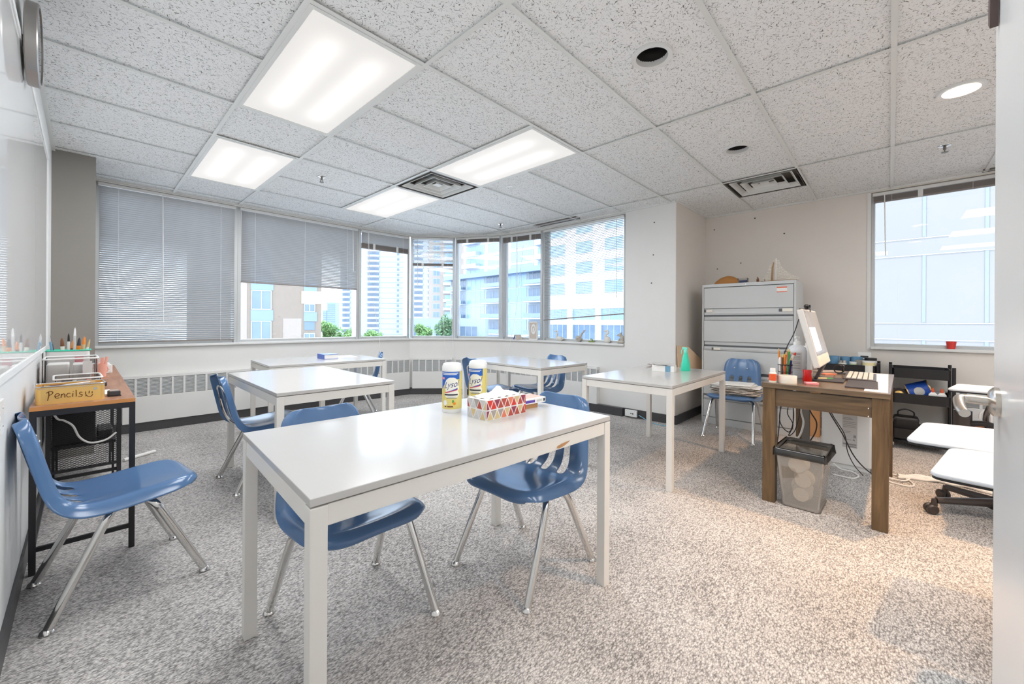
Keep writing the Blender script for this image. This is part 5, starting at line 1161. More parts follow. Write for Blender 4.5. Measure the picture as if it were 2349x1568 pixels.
MB().box(-0.012, 0.012, -0.03, 0.03, -0.002, 0.004).box(-0.012, 0.012, -0.034, -0.030, -0.02, 0.004).build('clip', 'blackplastic', wc)
cord('black_lead', 'black lead hanging behind the monitor', [(3.40, 0.46, 1.18), (3.42, 0.49, 1.08), (3.42, 0.535, 0.97), (3.44, 0.56, 0.85), (3.5, 0.57, DZ + 0.004)], 0.003, 'cable_b', 'cable')
wl = thing('lotion_bottle', 'slim white bottle standing behind the sanitizer', 'bottle', (3.78, 0.452, DZ))
MB().lathe([(0, 0), (0.026, 0), (0.027, 0.18), (0.022, 0.2), (0.018, 0.205), (0.018, 0.235), (0, 0.236)], n=24, cap=False).build('bottle', 'white', wl, smooth=True)
bw = thing('cleaner_bottle', 'pale blue cleaner bottle behind the sanitizer', 'bottle', (3.90, 0.515, DZ))
MB().lathe([(0, 0), (0.036, 0), (0.037, 0.12), (0.02, 0.16), (0.013, 0.165), (0, 0.166)], n=24, cap=False).build('bottle', mat('sky_plastic', rgb(150, 214, 232), 0.3), bw, smooth=True); MB().lathe([(0.016, 0.163), (0.015, 0.19), (0, 0.19)], n=18, cap=False).obox((0.0, -0.02, 0.198), (0.01, 0, 0), (0, 0.035, 0.004), (0, 0, 0.01)).build('trigger_head', 'white', bw)
MB().lathe([(0.0376, 0.03), (0.0376, 0.1)], n=24, cap=False).build('label', 'blueprint', bw, smooth=True)
tag(MB().obox((0, 0, 0.0012), (0.58, 0.0, 0), (0, 0.05, 0), (0, 0, 0.0012)).build('desk_paper', 'paper', loc=(3.62, 0.055, DZ - 0.0005)), 'long white paper covering the outer edge of the desk', 'paper')
tag(MB().obox((0, 0, 0.004), (0.14, 0.02, 0), (-0.01, 0.05, 0), (0, 0, 0.0035)).build('blue_folder', 'lblue', loc=(4.02, 0.17, DZ), bevel=0.001), 'pale blue folder behind the keyboard', 'folder')
wt = thing('smart_watch', 'black watch standing on its charger behind the keyboard', 'watch', (3.96, 0.262, DZ))
MB().lathe([(0.0, 0), (0.03, 0), (0.028, 0.008), (0, 0.009)], n=20, cap=False).build('charger', 'blackplastic', wt, smooth=True); MB().obox((0, -0.004, 0.045), (0.018, 0, 0), (0, 0.006, 0.002), (0, -0.004, 0.022)).build('watch_case', 'blackgloss', wt, bevel=0.004)
MB().tube([(0, 0.03 * math.cos(a * PI / 12) + 0.02, 0.036 + 0.03 * math.sin(a * PI / 12)) for a in range(25)], 0.004, 6, cap=False).build('strap', 'blackplastic', wt, smooth=True)
tag(MB().obox((0, 0, 0.004), (0.09, -0.05, 0), (0.02, 0.035, 0), (0, 0, 0.004)).build('open_notebook', 'taupeprint', loc=(4.06, 0.36, DZ), bevel=0.001), 'grey brown notebook at the back of the desk', 'notebook')
tag(MB().obox((0, 0, 0.003), (0.04, -0.03, 0), (0.015, 0.02, 0), (0, 0, 0.003)).build('note_pad', 'coral', loc=(3.86, 0.34, DZ), bevel=0.001), 'coral note pad behind the monitor foot', 'note pad')
# things under the desk
def wcable(nm, lab, pts, r=0.003, mt='cable_b', grp='cables under the desk'): return cord(nm, lab, pts, r, mt, 'cable', grp)
wcable('desk_cable', 'thin black cable hanging straight from the desk by its leg', [(3.30, 0.545, 0.63), (3.29, 0.55, 0.5), (3.27, 0.555, 0.38), (3.20, 0.56, 0.22), (3.1, 0.565, 0.02)])
wcable('desk_cable', 'black cable with a hanging loop under the desk front', [(3.32, 0.535, 0.63), (3.34, 0.56, 0.50), (3.34, 0.545, 0.43), (3.34, 0.50, 0.40), (3.34, 0.478, 0.50), (3.33, 0.485, 0.63)])
wcable('desk_cable', 'tangled black cable between the desk post and leg', [(3.42, 0.50, 0.63), (3.41, 0.525, 0.52), (3.40, 0.49, 0.44), (3.40, 0.515, 0.36), (3.41, 0.48, 0.40), (3.42, 0.455, 0.53), (3.42, 0.46, 0.63)])
wcable('desk_cable', 'thick white cable with a hook bend in front of the grey post', [(3.45, 0.44, 0.63), (3.44, 0.45, 0.54), (3.44, 0.435, 0.46), (3.44, 0.45, 0.38), (3.44, 0.472, 0.335), (3.44, 0.478, 0.35)], 0.006, 'cable_w')
wcable('desk_cable', 'black cable bowing out beside the grey post', [(3.46, 0.42, 0.63), (3.46, 0.40, 0.54), (3.46, 0.365, 0.47), (3.46, 0.37, 0.40), (3.46, 0.40, 0.33)], 0.004)
wcable('desk_cable', 'long black cable slanting across the white box to the floor', [(3.72, 0.36, 0.63), (3.75, 0.33, 0.52), (3.85, 0.25, 0.33), (3.92, 0.19, 0.17), (4.0, 0.12, 0.06), (4.05, 0.05, 0.006)], 0.004)
wcable('desk_cable', 'second thinner cable slanting across the white box', [(3.74, 0.34, 0.63), (3.78, 0.31, 0.49), (3.86, 0.24, 0.33), (3.90, 0.225, 0.2), (3.96, 0.19, 0.09), (4.02, 0.14, 0.006)], 0.003)
wcable('desk_cable', 'white power lead with a plug lying on the carpet under the desk', [(3.90, 0.31, 0.006), (3.89, 0.25, 0.006), (3.90, 0.19, 0.006), (3.99, 0.165, 0.006), (4.07, 0.21, 0.006), (4.09, 0.28, 0.006), (4.08, 0.32, 0.04)], 0.006, 'cable_w')
wcable('desk_cable', 'white cable coiled on the carpet behind the desk leg', [(4.06, 0.10, 0.006), (4.0, 0.0, 0.006), (3.98, -0.10, 0.006), (4.05, -0.13, 0.008), (4.18, -0.08, 0.008), (4.22, 0.02, 0.006), (4.16, 0.08, 0.012), (4.08, 0.02, 0.014), (4.08, -0.08, 0.012), (4.2, -0.12, 0.01)], 0.006, 'cable_w')
fl = MB(); pth = smooth_path([(4.18, -0.05, 0.01), (4.26, -0.2, 0.012), (4.28, -0.36, 0.014), (4.24, -0.52, 0.012), (4.2, -0.75, 0.012), (4.2, -1.1, 0.012)], 6)
for dx in (-0.035, 0.0, 0.03): fl.tube([(p.x + dx + 0.006 * math.sin(i * 1.3 + dx * 90), p.y, p.z + 0.004 * math.cos(i + dx * 50)) for i, p in enumerate(pth)], 0.012, 8)
tag(fl.build('taped_cable_run', 'cable_w', smooth=True), 'white taped cable run across the carpet towards the tablet arm seats', 'cable')
wb = thing('white_box', 'tall white appliance box with a grey label under the desk', 'box', (4.13, 0.095, 0))
shell = rrect(0.13, 0.155, 0.02); MB().prism([(x + 0.13, y + 0.155) for x, y in shell], 0.035, 0.452).build('housing', 'white', wb, smooth=True, bevel=0.004)
MB().box(0.012, 0.25, 0.012, 0.30, 0, 0.035).build('plinth', 'white', wb)
lb3 = MB().box(-0.001, 0.0, 0.085, 0.175, 0.175, 0.435).build('label_sheet', 'lgrey', wb)
for z, h, y0, y1 in ((0.405, 0.004, 0.12, 0.17), (0.395, 0.004, 0.11, 0.17), (0.375, 0.003, 0.09, 0.17), (0.362, 0.003, 0.09, 0.165), (0.347, 0.003, 0.095, 0.17), (0.335, 0.003, 0.09, 0.17), (0.30, 0.003, 0.125, 0.165), (0.29, 0.003, 0.13, 0.165), (0.255, 0.022, 0.092, 0.108), (0.235, 0.004, 0.12, 0.168), (0.195, 0.012, 0.09, 0.172), (0.18, 0.010, 0.09, 0.13)):
    MB().box(-0.002, -0.001, y0, y1, z, z + h).build('small_print', 'greyprint', lb3)
v, f = text_geo('A', 0.022); MB().add([(-0.0022, 0.105 - p.x, 0.238 + p.y) for p in v], f).build('letter', 'darkprint', lb3)
cbd = MB().obox((5.10, 0.56, 0.24), (0.006, 0, 0.0), (0, 0.045, 0), (0.0, 0, 0.24)).obox((5.14, 0.515, 0.24), (0.04, 0, 0), (0, 0.004, 0), (0, 0, 0.24)); tag(cbd.build('cardboard_piece', 'kraft2'), 'folded brown cardboard standing behind the desk post', 'cardboard')

# waste bin
bn_ = thing('waste_bin', 'grey mesh waste bin with a thin dark liner at the desk front', 'waste bin', (3.165, 0.395, 0), R(-2))
def taper(hx0, hy0, hx1, hy1, z0, z1, r=0.02, inner=True):
    A = rrect(hx0, hy0, r); B = rrect(hx1, hy1, r); k = len(A); vs = [(x, y, z0) for x, y in A] + [(x, y, z1) for x, y in B]
    return MB().add(vs, [(i, (i + 1) % k, (i + 1) % k + k, i + k) for i in range(k)])
def m_mesh():
    k = N('fine_steel_mesh'); b = k.b; b.inputs['Base Color'].default_value = rgb(206, 203, 198); b.inputs['Metallic'].default_value = 0.3; b.inputs['Roughness'].default_value = 0.4
    tr = k.n('BsdfTransparent'); mx = k.n('MixShader'); tc = k.n('TexCoord'); mp = k.n('Mapping'); mp.inputs['Rotation'].default_value = (R(45), R(45), 0); mp.inputs['Scale'].default_value = (560, 560, 560); k.l(tc.outputs['Object'], mp.inputs[0])
    ck_ = k.n('TexChecker'); ck_.inputs['Scale'].default_value = 1.0; k.l(mp.outputs[0], ck_.inputs['Vector']); mr = k.n('MapRange'); mr.inputs[3].default_value = 0.25; mr.inputs[4].default_value = 0.6; k.l(ck_.outputs['Fac'], mr.inputs[0])
    k.l(mr.outputs[0], mx.inputs[0]); k.l(tr.outputs[0], mx.inputs[1]); k.l(b.outputs[0], mx.inputs[2]); k.l(mx.outputs[0], k.out.inputs[0]); return k.m
M['binmesh'] = m_mesh()
tp_ = taper(0.135, 0.098, 0.165, 0.125, 0.008, 0.355); A = rrect(0.135, 0.098, 0.02); tp_.add([(x, y, 0.008) for x, y in A], [tuple(range(len(A)))])
tp_.build('mesh_wall', 'binmesh', bn_, smooth=True)
A = rrect(0.167, 0.127, 0.02); MB().tube([(x, y, 0.356) for x, y in A] + [(A[0][0], A[0][1], 0.356)], 0.006, 8).build('rim', 'steelgrey', bn_, smooth=True)
A = rrect(0.135, 0.098, 0.02); MB().tube([(x, y, 0.006) for x, y in A] + [(A[0][0], A[0][1], 0.006)], 0.005, 8).build('foot_rim', 'steelgrey', bn_, smooth=True)
ln = MB(); k_ = len(rrect(0.1, 0.1, 0.02)); rings = []; random.seed(8)
for (hx, hy, z, wv) in ((0.132, 0.095, 0.02, 0.002), (0.150, 0.112, 0.2, 0.004), (0.163, 0.122, 0.34, 0.002), (0.170, 0.130, 0.366, 0.004), (0.176, 0.136, 0.356, 0.004), (0.178, 0.138, 0.315, 0.006)):
    rings.append([(x + random.uniform(-wv, wv), y + random.uniform(-wv, wv), z + random.uniform(-wv, wv)) for x, y in rrect(hx, hy, 0.02)])
ln.v = [p for r_ in rings for p in r_]
for j in range(len(rings) - 1):
    for i in range(k_): ln.f.append((j * k_ + i, j * k_ + (i + 1) % k_, (j + 1) * k_ + (i + 1) % k_, (j + 1) * k_ + i)); ln.mi.append(0 if j < 2 else 1)
k = N('black_bin_bag'); k.t.nodes.remove(k.b); tr = k.n('BsdfTransparent'); tr.inputs[0].default_value = (0.10, 0.09, 0.08, 1); gl_ = k.n('BsdfGlossy'); gl_.inputs['Roughness'].default_value = 0.12; gl_.inputs[0].default_value = (0.8, 0.78, 0.76, 1); mx = k.n('MixShader'); mx.inputs[0].default_value = 0.09
k.l(tr.outputs[0], mx.inputs[1]); k.l(gl_.outputs[0], mx.inputs[2]); k.l(mx.outputs[0], k.out.inputs[0]); M['binbag'] = k.m
ln.build('bin_liner', ['smoke', 'binbag'], bn_, smooth=True, ang=60)
for k, (x, y, z, r_) in enumerate(((-0.05, 0.0, 0.085, 0.055), (-0.055, -0.01, 0.175, 0.055), (-0.06, 0.02, 0.265, 0.06), (0.06, 0.02, 0.08, 0.06))):
    c = rot2((x, y), R(-2), (3.165, 0.395)); b = MB(); b.lathe([(0, -0.035), (r_ * 0.75, -0.035), (r_ * 0.95, 0.03), (r_, 0.034), (r_ * 0.9, 0.038), (0, 0.038)], n=24, axis=0, cap=False)
    tag(b.build('paper_bowl', 'offwhite', loc=(c[0] - 0.03, c[1], z), smooth=True), ('discarded white bowl at the bottom of the mesh waste bin', 'discarded white bowl halfway up in the mesh waste bin', 'discarded white bowl near the top of the mesh waste bin', 'discarded white bowl at the back of the mesh waste bin')[k], 'bowl', 'bowls in the waste bin')

# ------------------------------------------------------------------ black trolleys
def cart(label, x, y0, y1, rz=0.0, zs=(0.66, 0.43, 0.105)):
    root = thing('utility_cart', label, 'trolley', (x, y0, 0), rz, 'black utility trolleys')
    Wy, Dx = y1 - y0, 0.34
    for xx in (0.0, Dx):
        for yy in (-0.012, Wy + 0.012): MB().tube([(xx, yy, 0.05), (xx, yy, 0.775)], 0.0125, 12).build('post', 'blackplastic', root, smooth=True)
    for z in zs:
        t = MB(); A = rrect(Dx / 2 + 0.01, Wy / 2, 0.035); B = rrect(Dx / 2 + 0.005, Wy / 2 - 0.005, 0.031); k = len(A); h = 0.088
        o_ = lambda P_, z_: [(a + Dx / 2, b_ + Wy / 2, z_) for a, b_ in P_]
        t.add(o_(A, z) + o_(A, z + h) + o_(B, z + h) + o_(B, z + 0.004), [tuple(range(k - 1, -1, -1)), tuple(range(3 * k, 4 * k))] + [q for i in range(k) for q in ((i, (i + 1) % k, k + (i + 1) % k, k + i), (k + i, k + (i + 1) % k, 2 * k + (i + 1) % k, 2 * k + i), (2 * k + i, 2 * k + (i + 1) % k, 3 * k + (i + 1) % k, 3 * k + i))])
        t.build('tray', 'blackplastic', root, smooth=True)
    for xx in (0.02, Dx - 0.02):
        for yy in (0.0, Wy):
            cs = MB().lathe([(0.0, -0.01), (0.024, -0.01), (0.025, 0.0), (0.024, 0.01), (0.0, 0.01)], (xx, yy, 0.025), 20, axis=1, cap=False).build('caster', 'blackplastic', root, smooth=True)
            MB().box(xx - 0.012, xx + 0.012, yy - 0.014, yy + 0.014, 0.03, 0.06).build('caster_fork', 'tin', cs)
    return root
cart('black three tier trolley with paint jars on top, behind the monitor', 5.19, 0.09, 0.52)
cart('black three tier trolley holding the blue can and glue bottles, below the door window', 5.14, -0.395, -0.02)
def jar(label, x, y, z, r, h, mt, lid=None, lidm='white', band=None, nm='jar', cat='jar', grp='jars on the trolley'):
    root = thing(nm, label, cat, (x, y, z), 0, grp)
    MB().lathe([(0, 0), (r * 0.92, 0), (r, 0.004), (r, h), (r * 0.94, h), (r * 0.9, 0.006), (0, 0.006)] if not lid else [(0, 0), (r * 0.95, 0), (r, 0.004), (r, h), (0, h)], n=28, cap=False).build('jar_wall', mt, root, smooth=True)
    if lid: MB().lathe([(r * 1.03, h - 0.002), (r * 1.04, h + lid), (0, h + lid)], n=28, cap=False).build('lid', lidm, root, smooth=True)
    if band: MB().lathe([(r * 1.01, h * 0.15), (r * 1.01, h * 0.75)], n=28, cap=False).build('label', band, root, smooth=True)
    return root
JZ = 0.664
bc = mat('blue_translucent_cup', rgb(104, 150, 184), 0.25); M['bluecup'] = bc; M['pale_yellow'] = mat('pale_yellow_paint', rgb(236, 224, 170), 0.4); M['dim_tin'] = mat('dim_glass', rgb(170, 166, 158), 0.15, 0.3)
jar('tall blue plastic cup next to the monitor', 5.33, 0.42, JZ, 0.045, 0.155, 'bluecup', nm='blue_cup', cat='cup', grp='blue cups on the trolley')
jar('blue plastic cup, second along from the monitor', 5.38, 0.33, JZ, 0.045, 0.15, 'bluecup', nm='blue_cup', cat='cup', grp='blue cups on the trolley')
jar('blue plastic cup behind the small green topped jar', 5.36, 0.24, JZ, 0.045, 0.155, 'bluecup', nm='blue_cup', cat='cup', grp='blue cups on the trolley')
jar('small white jar in front of the blue cups', 5.24, 0.345, JZ, 0.032, 0.10, 'whitelabel', 0.02, 'tin', 'paper')
jar('small pale green jar in front of the blue cups', 5.25, 0.262, JZ, 0.030, 0.095, mat('pale_green', rgb(196, 216, 176), 0.4), 0.015, 'white')
jar('grey glass jar among the paint jars', 5.26, 0.215, JZ, 0.035, 0.13, 'dim_tin')
jar('cream yellow jar with white label on the trolley', 5.22, 0.145, JZ, 0.048, 0.115, 'pale_yellow', 0.012, 'white', 'whitelabel')
jar('cream jar with black lid at the trolley end', 5.32, 0.135, JZ, 0.045, 0.13, 'offwhite', 0.022, 'blackplastic')
wp = thing('white_packet', 'white printed packet standing behind the cream jars', 'packet', (5.42, 0.185, JZ), R(-90))
MB().box(-0.05, 0.05, -0.012, 0.012, 0, 0.20).build('packet_sleeve', 'paper', wp, bevel=0.004); MB().box(-0.03, 0.03, -0.0128, -0.012, 0.145, 0.165).box(-0.03, 0.02, -0.0128, -0.012, 0.125, 0.132).build('small_print', 'darkprint', wp)
# trolley two contents
bcn = thing('blue_can', 'large blue tin lying tilted on the middle trolley tier', 'tin can', (5.30, -0.20, 0.497), 0)
rotm = Matrix.Rotation(R(62), 4, 'X') @ Matrix.Rotation(0, 4, 'Z')
def lathe_rot(prof, mtx, n=32): b = MB().lathe(prof, n=n, cap=False); b.v = [tuple(mtx @ Vector(p)) for p in b.v]; return b
MT = Matrix.Translation((0, 0.075, 0.0)) @ Matrix.Rotation(R(68), 4, 'X')
lathe_rot([(0, 0.0), (0.075, 0.0), (0.078, 0.004), (0.078, 0.15), (0.075, 0.154), (0, 0.152)], MT).build('can_body', 'bluebook', bcn, smooth=True)
lathe_rot([(0.0785, -0.002), (0.080, 0.002), (0.0785, 0.006)], MT).build('rim', 'gold', bcn, smooth=True); lathe_rot([(0.0785, 0.148), (0.080, 0.152), (0.0785, 0.157)], MT).build('rim', 'gold', bcn, smooth=True)
b = MB(); vs = []
for i in range(13): a = R(150 + 60 * i / 12); hgt = 0.035 * math.sqrt(max(0, 1 - ((i - 6) / 6) ** 2)); vs += [tuple(MT @ Vector((0.0786 * math.cos(a), 0.0786 * math.sin(a), 0.075 - hgt))), tuple(MT @ Vector((0.0786 * math.cos(a), 0.0786 * math.sin(a), 0.075 + hgt)))]
b.add(vs, [(2 * i, 2 * i + 2, 2 * i + 3, 2 * i + 1) for i in range(12)]); b.build('oval_emblem', 'lgrey', bcn, smooth=True)
bcn.location = (5.28, -0.205, 0.511)
rl = thing('brass_tin', 'round brassy tin lying beside the blue can', 'tin can', (5.25, -0.068, 0.494))
MB().lathe([(0, -0.02), (0.056, -0.02), (0.058, 0.0), (0.056, 0.02), (0.04, 0.022), (0.038, 0.012), (0, 0.012)], n=30, axis=0, cap=False).build('tin_body', 'brownblack', rl, smooth=True); MB().ball((-0.018, 0, 0), (0.012, 0.036, 0.036), 16, 10).build('brass_knob', 'gold', rl, smooth=True)
for k, (y, lb_) in enumerate(((-0.285, 'white glue bottle with orange cap and red label on the trolley'), (-0.34, 'second white glue bottle with orange cap, at the trolley post'))):
    g_ = thing('glue_bottle', lb_, 'bottle', (5.20, y, 0.434), 0, 'orange capped glue bottles')
    MB().add([(x * 0.016, yy * 0.028, z) for x, yy, z in ((-1, -1, 0), (1, -1, 0), (1, 1, 0), (-1, 1, 0), (-1, -1, 0.09), (1, -1, 0.09), (1, 1, 0.09), (-1, 1, 0.09), (-.4, -.4, 0.112), (.4, -.4, 0.112), (.4, .4, 0.112), (-.4, .4, 0.112))],
             [(3, 2, 1, 0), (0, 1, 5, 4), (1, 2, 6, 5), (2, 3, 7, 6), (3, 0, 4, 7), (4, 5, 9, 8), (5, 6, 10, 9), (6, 7, 11, 10), (7, 4, 8, 11), (8, 9, 10, 11)]).build('bottle', 'white', g_, bevel=0.004)
    MB().lathe([(0.010, 0.110), (0.011, 0.122), (0.005, 0.145), (0, 0.15)], n=16, cap=False).build('cap', 'orangeprint', g_, smooth=True)
    if k == 0: MB().box(-0.0168, -0.0162, -0.022, 0.022, 0.02, 0.062).build('label', 'redprint', g_)
tag(MB().box(-0.03, 0.03, -0.06, 0.06, 0, 0.10).build('craft_pack', 'lgrey', loc=(5.38, -0.31, 0.434), bevel=0.004), 'pale pack behind the glue bottles on the trolley', 'pack')
lbg = thing('lunch_bag', 'small black insulated bag with a top handle on the lowest trolley tier', 'bag', (5.27, -0.115, 0.109), 0)
MB().box(-0.075, 0.075, -0.085, 0.085, 0, 0.185).build('bag_body', 'blackplastic', lbg, bevel=0.02); MB().box(-0.078, 0.078, -0.088, 0.088, 0.155, 0.160).build('zip_line', 'darkprint', lbg, bevel=0.002)
MB().tube(smooth_path([(0, -0.055, 0.185), (0, -0.05, 0.225), (0, 0.0, 0.245), (0, 0.05, 0.225), (0, 0.055, 0.185)], 5), 0.006, 8).build('handle', 'blackplastic', lbg, smooth=True)
lg_ = MB(); random.seed(14)
for z, n_ in ((0.062, 9), (0.048, 7)):
    for k in range(n_): y = 0.03 - k * 0.009; lg_.tube([(-0.0762, y, z), (-0.0762, y - 0.003, z + random.uniform(0.004, 0.009)), (-0.0762, y - 0.006, z)], 0.0012, 4)
lg_.build('white_lettering', 'white', lbg)
tag(MB().obox((5.27, -0.30, 0.155), (0.005, 0.0, 0), (0, 0.075, 0.0), (0, 0, 0.045)).build('spiral_pad', 'paper'), 'pale spiral pad standing on the lowest trolley tier', 'notepad')
bkt = thing('wicker_basket', 'brown basket with a white loop handle on the floor by the heater', 'basket', (5.30, -0.61, 0.0))
MB().lathe([(0, 0), (0.075, 0), (0.09, 0.30), (0.083, 0.30), (0.07, 0.006), (0, 0.006)], n=28, cap=False).build('basket_wall', mat('wicker', rgb(150, 98, 66), 0.7, var=0.25, scale=60, bump=0.5), bkt, smooth=True)
MB().tube(smooth_path([(0, -0.02, 0.20), (0, -0.025, 0.36), (0, 0.005, 0.41), (0, 0.035, 0.385), (0, 0.04, 0.34)], 5), 0.008, 8).build('loop_handle', 'cable_w', bkt, smooth=True)

# ------------------------------------------------------------------ tablet arm seats by the door
def tablet_seat(label, base, rz, tab, tz=0.74):
    root = thing('tablet_chair', label, 'chair', (base[0], base[1], 0), 0, 'rolling tablet arm chairs')
    hub = MB().lathe([(0, 0.07), (0.05, 0.07), (0.045, 0.11), (0.03, 0.13), (0.028, 0.40), (0, 0.40)], n=24, cap=False).build('centre_column', 'blackplastic', root, smooth=True)
    for k in range(5):
        a = rz + 2 * PI * k / 5; dx, dy = math.cos(a), math.sin(a)
        ar = MB().tube([(dx * 0.03, dy * 0.03, 0.105), (dx * 0.15, dy * 0.15, 0.095), (dx * 0.29, dy * 0.29, 0.082)], [0.026, 0.022, 0.018], 10).build('base_arm', 'brownblack', root, smooth=True)
        cs = MB(); cx0, cy0 = dx * 0.30, dy * 0.30; px_, py_ = -dy, dx
        for s in (-1, 1):
            mt_ = Matrix.Translation((cx0 + dx * 0.015 + px_ * 0.016 * s, cy0 + dy * 0.015 + py_ * 0.016 * s, 0.029)) @ Matrix.Rotation(a, 4, 'Z') @ Matrix.Rotation(R(90), 4, 'X')
            b2 = MB().lathe([(0, -0.011), (0.022, -0.011), (0.029, -0.005), (0.029, 0.005), (0.022, 0.011), (0, 0.011)], n=20, cap=False); cs.add([tuple(mt_ @ Vector(p)) for p in b2.v], b2.f)
        cs.tube([(cx0, cy0, 0.09), (cx0, cy0, 0.055), (cx0 + dx * 0.015, cy0 + dy * 0.015, 0.035)], [0.012, 0.016, 0.016], 8)
        cs.build('caster', 'brownblack', root, smooth=True)
    seat = MB(); n_ = 14; pr_ = [(-0.22, 0.42), (-0.20, 0.435), (-0.05, 0.43), (0.1, 0.425), (0.19, 0.435), (0.235, 0.50), (0.265, 0.62), (0.285, 0.76)]; vs = []
    for x, z in pr_:
        for j in range(n_ + 1): u = j / n_ * 2 - 1; vs.append((u * 0.22, -x, z + 0.02 * u * u))
    seat.add(vs, [(i * (n_ + 1) + j, i * (n_ + 1) + j + 1, (i + 1) * (n_ + 1) + j + 1, (i + 1) * (n_ + 1) + j) for i in range(len(pr_) - 1) for j in range(n_)])
    so_ = seat.build('seat_shell', 'bluefabric', root, smooth=True, ang=80); sm_ = so_.modifiers.new('solid', 'SOLIDIFY'); sm_.thickness = 0.012
    if tab:
        (ax, ay), (bx, by), (cx1, cy1), (dx1, dy1) = tab
        P4 = [Vector((x - base[0], y - base[1])) for x, y in tab]; poly = []
        for i in range(4):
            p, q, r0 = P4[i], P4[(i + 1) % 4], P4[i - 1]; d1 = (r0 - p).normalized(); d2 = (q - p).normalized(); rad = 0.035
            for t in range(6): s_ = t / 5; poly.append(p + d1 * rad * (1 - s_) ** 2 + d2 * rad * s_ ** 2)
        tpb = MB().prism([(p.x, p.y) for p in poly], tz - 0.012, tz).build('tablet', 'tablet', root, bevel=0.004)
        c = sum(P4, Vector((0, 0))) / 4
        MB().prism([(c.x + (p.x - c.x) * 0.98, c.y + (p.y - c.y) * 0.98) for p in poly], tz - 0.019, tz - 0.0121).build('dark_edge', 'blackplastic', tpb)
        MB().tube(smooth_path([(0.20, 0.0, 0.40), (0.24, 0.03, 0.55), (c.x + 0.08, c.y - 0.03, tz - 0.07), (c.x, c.y, tz - 0.02)], 5), 0.014, 10).build('tablet_arm', 'brownblack', root, smooth=True)
        MB().tube(smooth_path([(-0.22, -0.05, 0.44), (-0.27, -0.03, 0.54), (-0.27, 0.08, 0.60), (-0.24, 0.18, 0.58)], 5), 0.015, 10).build('arm_loop', 'blackplastic', root, smooth=True)
    return root
tablet_seat('rolling chair whose white tablet overlaps nearest the door handle, lowest in view', (1.95, -0.60), 0.3, [(1.583, -0.079), (1.955, -0.146), (1.98, -0.36), (1.56, -0.30)])
tablet_seat('rolling chair with the middle white tablet, in front of the trolley', (2.45, -0.64), 0.6, [(1.99, -0.042), (2.392, -0.105), (2.43, -0.34), (1.97, -0.30)])
tablet_seat('rolling chair with its caster base showing, farthest of the tablet chairs', (3.66, -0.475), 2.0, [(3.30, -0.235), (3.62, -0.30), (3.60, -0.56), (3.28, -0.50)], 0.79)
pt_ = MB().tube([(3.42, -0.305, 0.40), (3.42, -0.305, 0.66)], 0.037, 16).build('support_tube', 'brownblack', bpy.data.objects['tablet_chair.002'], smooth=True); pt_.parent = bpy.data.objects['tablet_chair.002']; pt_.location = (-3.66, 0.475, 0)
pt2 = MB().tube(smooth_path([(3.42, -0.305, 0.66), (3.40, -0.30, 0.72), (3.42, -0.31, 0.775)], 4), 0.014, 10).build('support_neck', 'white', bpy.data.objects['tablet_chair.002'], smooth=True); pt2.location = (-3.66, 0.475, 0)

# ------------------------------------------------------------------ outside
struct(MB().box(-200, 700, 7.5, 800, -12.2, -12).box(6.5, 700, -200, 7.5, -12.2, -12).build('ground_outside', 'asphalt'))
def building(name, label, org, ang, W, Dp, z0, z1, mt, group=None):
    root = thing(name, label, 'building', (org[0], org[1], 0), ang, group)
    MB().box(0, W, 0, Dp, z0, z1).build('wall', mt, root)
    return root
def bwin(root, x0, x1, z0, z1, mt='bldglass', mull=1, frame='bwhite', y=-0.05):
    o_ = MB().box(x0, x1, y, 0.02, z0, z1).build('window', mt, root)
    if mull:
        fm = MB()
        for k in range(mull + 2): x = x0 + (x1 - x0) * k / (mull + 1); fm.box(x - 0.04, x + 0.04, y - 0.04, y + 0.01, z0, z1)
        fm.box(x0, x1, y - 0.04, y + 0.01, z0 - 0.04, z0 + 0.04).box(x0, x1, y - 0.04, y + 0.01, z1 - 0.04, z1 + 0.04); fm.build('window_frame', frame, o_)
    return o_
CA = YAW - PI / 2        # facade parallel to the picture's cross direction
# tan building seen under the half lowered blind
bb_ = building('tan_building', 'tan building with blue grey window strips under the half lowered blind', (6.30, 46.28), CA + 0.443, 11.0, 12, -12, 16, 'brick')
for k in range(-3, 4):
    z = 2.3 + k * 2.95
    bwin(bb_, 4.97, 6.59, z, z + 1.8, 'bldglass2', 1); MB().box(4.9, 6.77, -0.06, 0.02, z - 1.1, z - 0.05).build('spandrel_panel', 'bpanel', bb_)
    bwin(bb_, 9.45, 10.4, z - 0.15, z + 0.6, 'bldglass2', 1); MB().box(9.4, 10.6, -0.06, 0.02, z - 1.15, z - 0.2).build('spandrel_panel', 'bpanel', bb_); bwin(bb_, 9.45, 10.4, z - 2.0, z - 1.2, 'bldglass2', 0)
MB().box(3.7, 4.6, -0.03, 0.02, -12, 16).build('stone_strip', 'stone', bb_); MB().box(9.2, 10.98, -0.07, 0.0, 2.95, 4.2).build('orange_patch', 'kraft', bb_); MB().box(7.6, 9.2, -0.02, 0.0, -1.2, 1.45).build('pale_patch', 'stone', bb_)
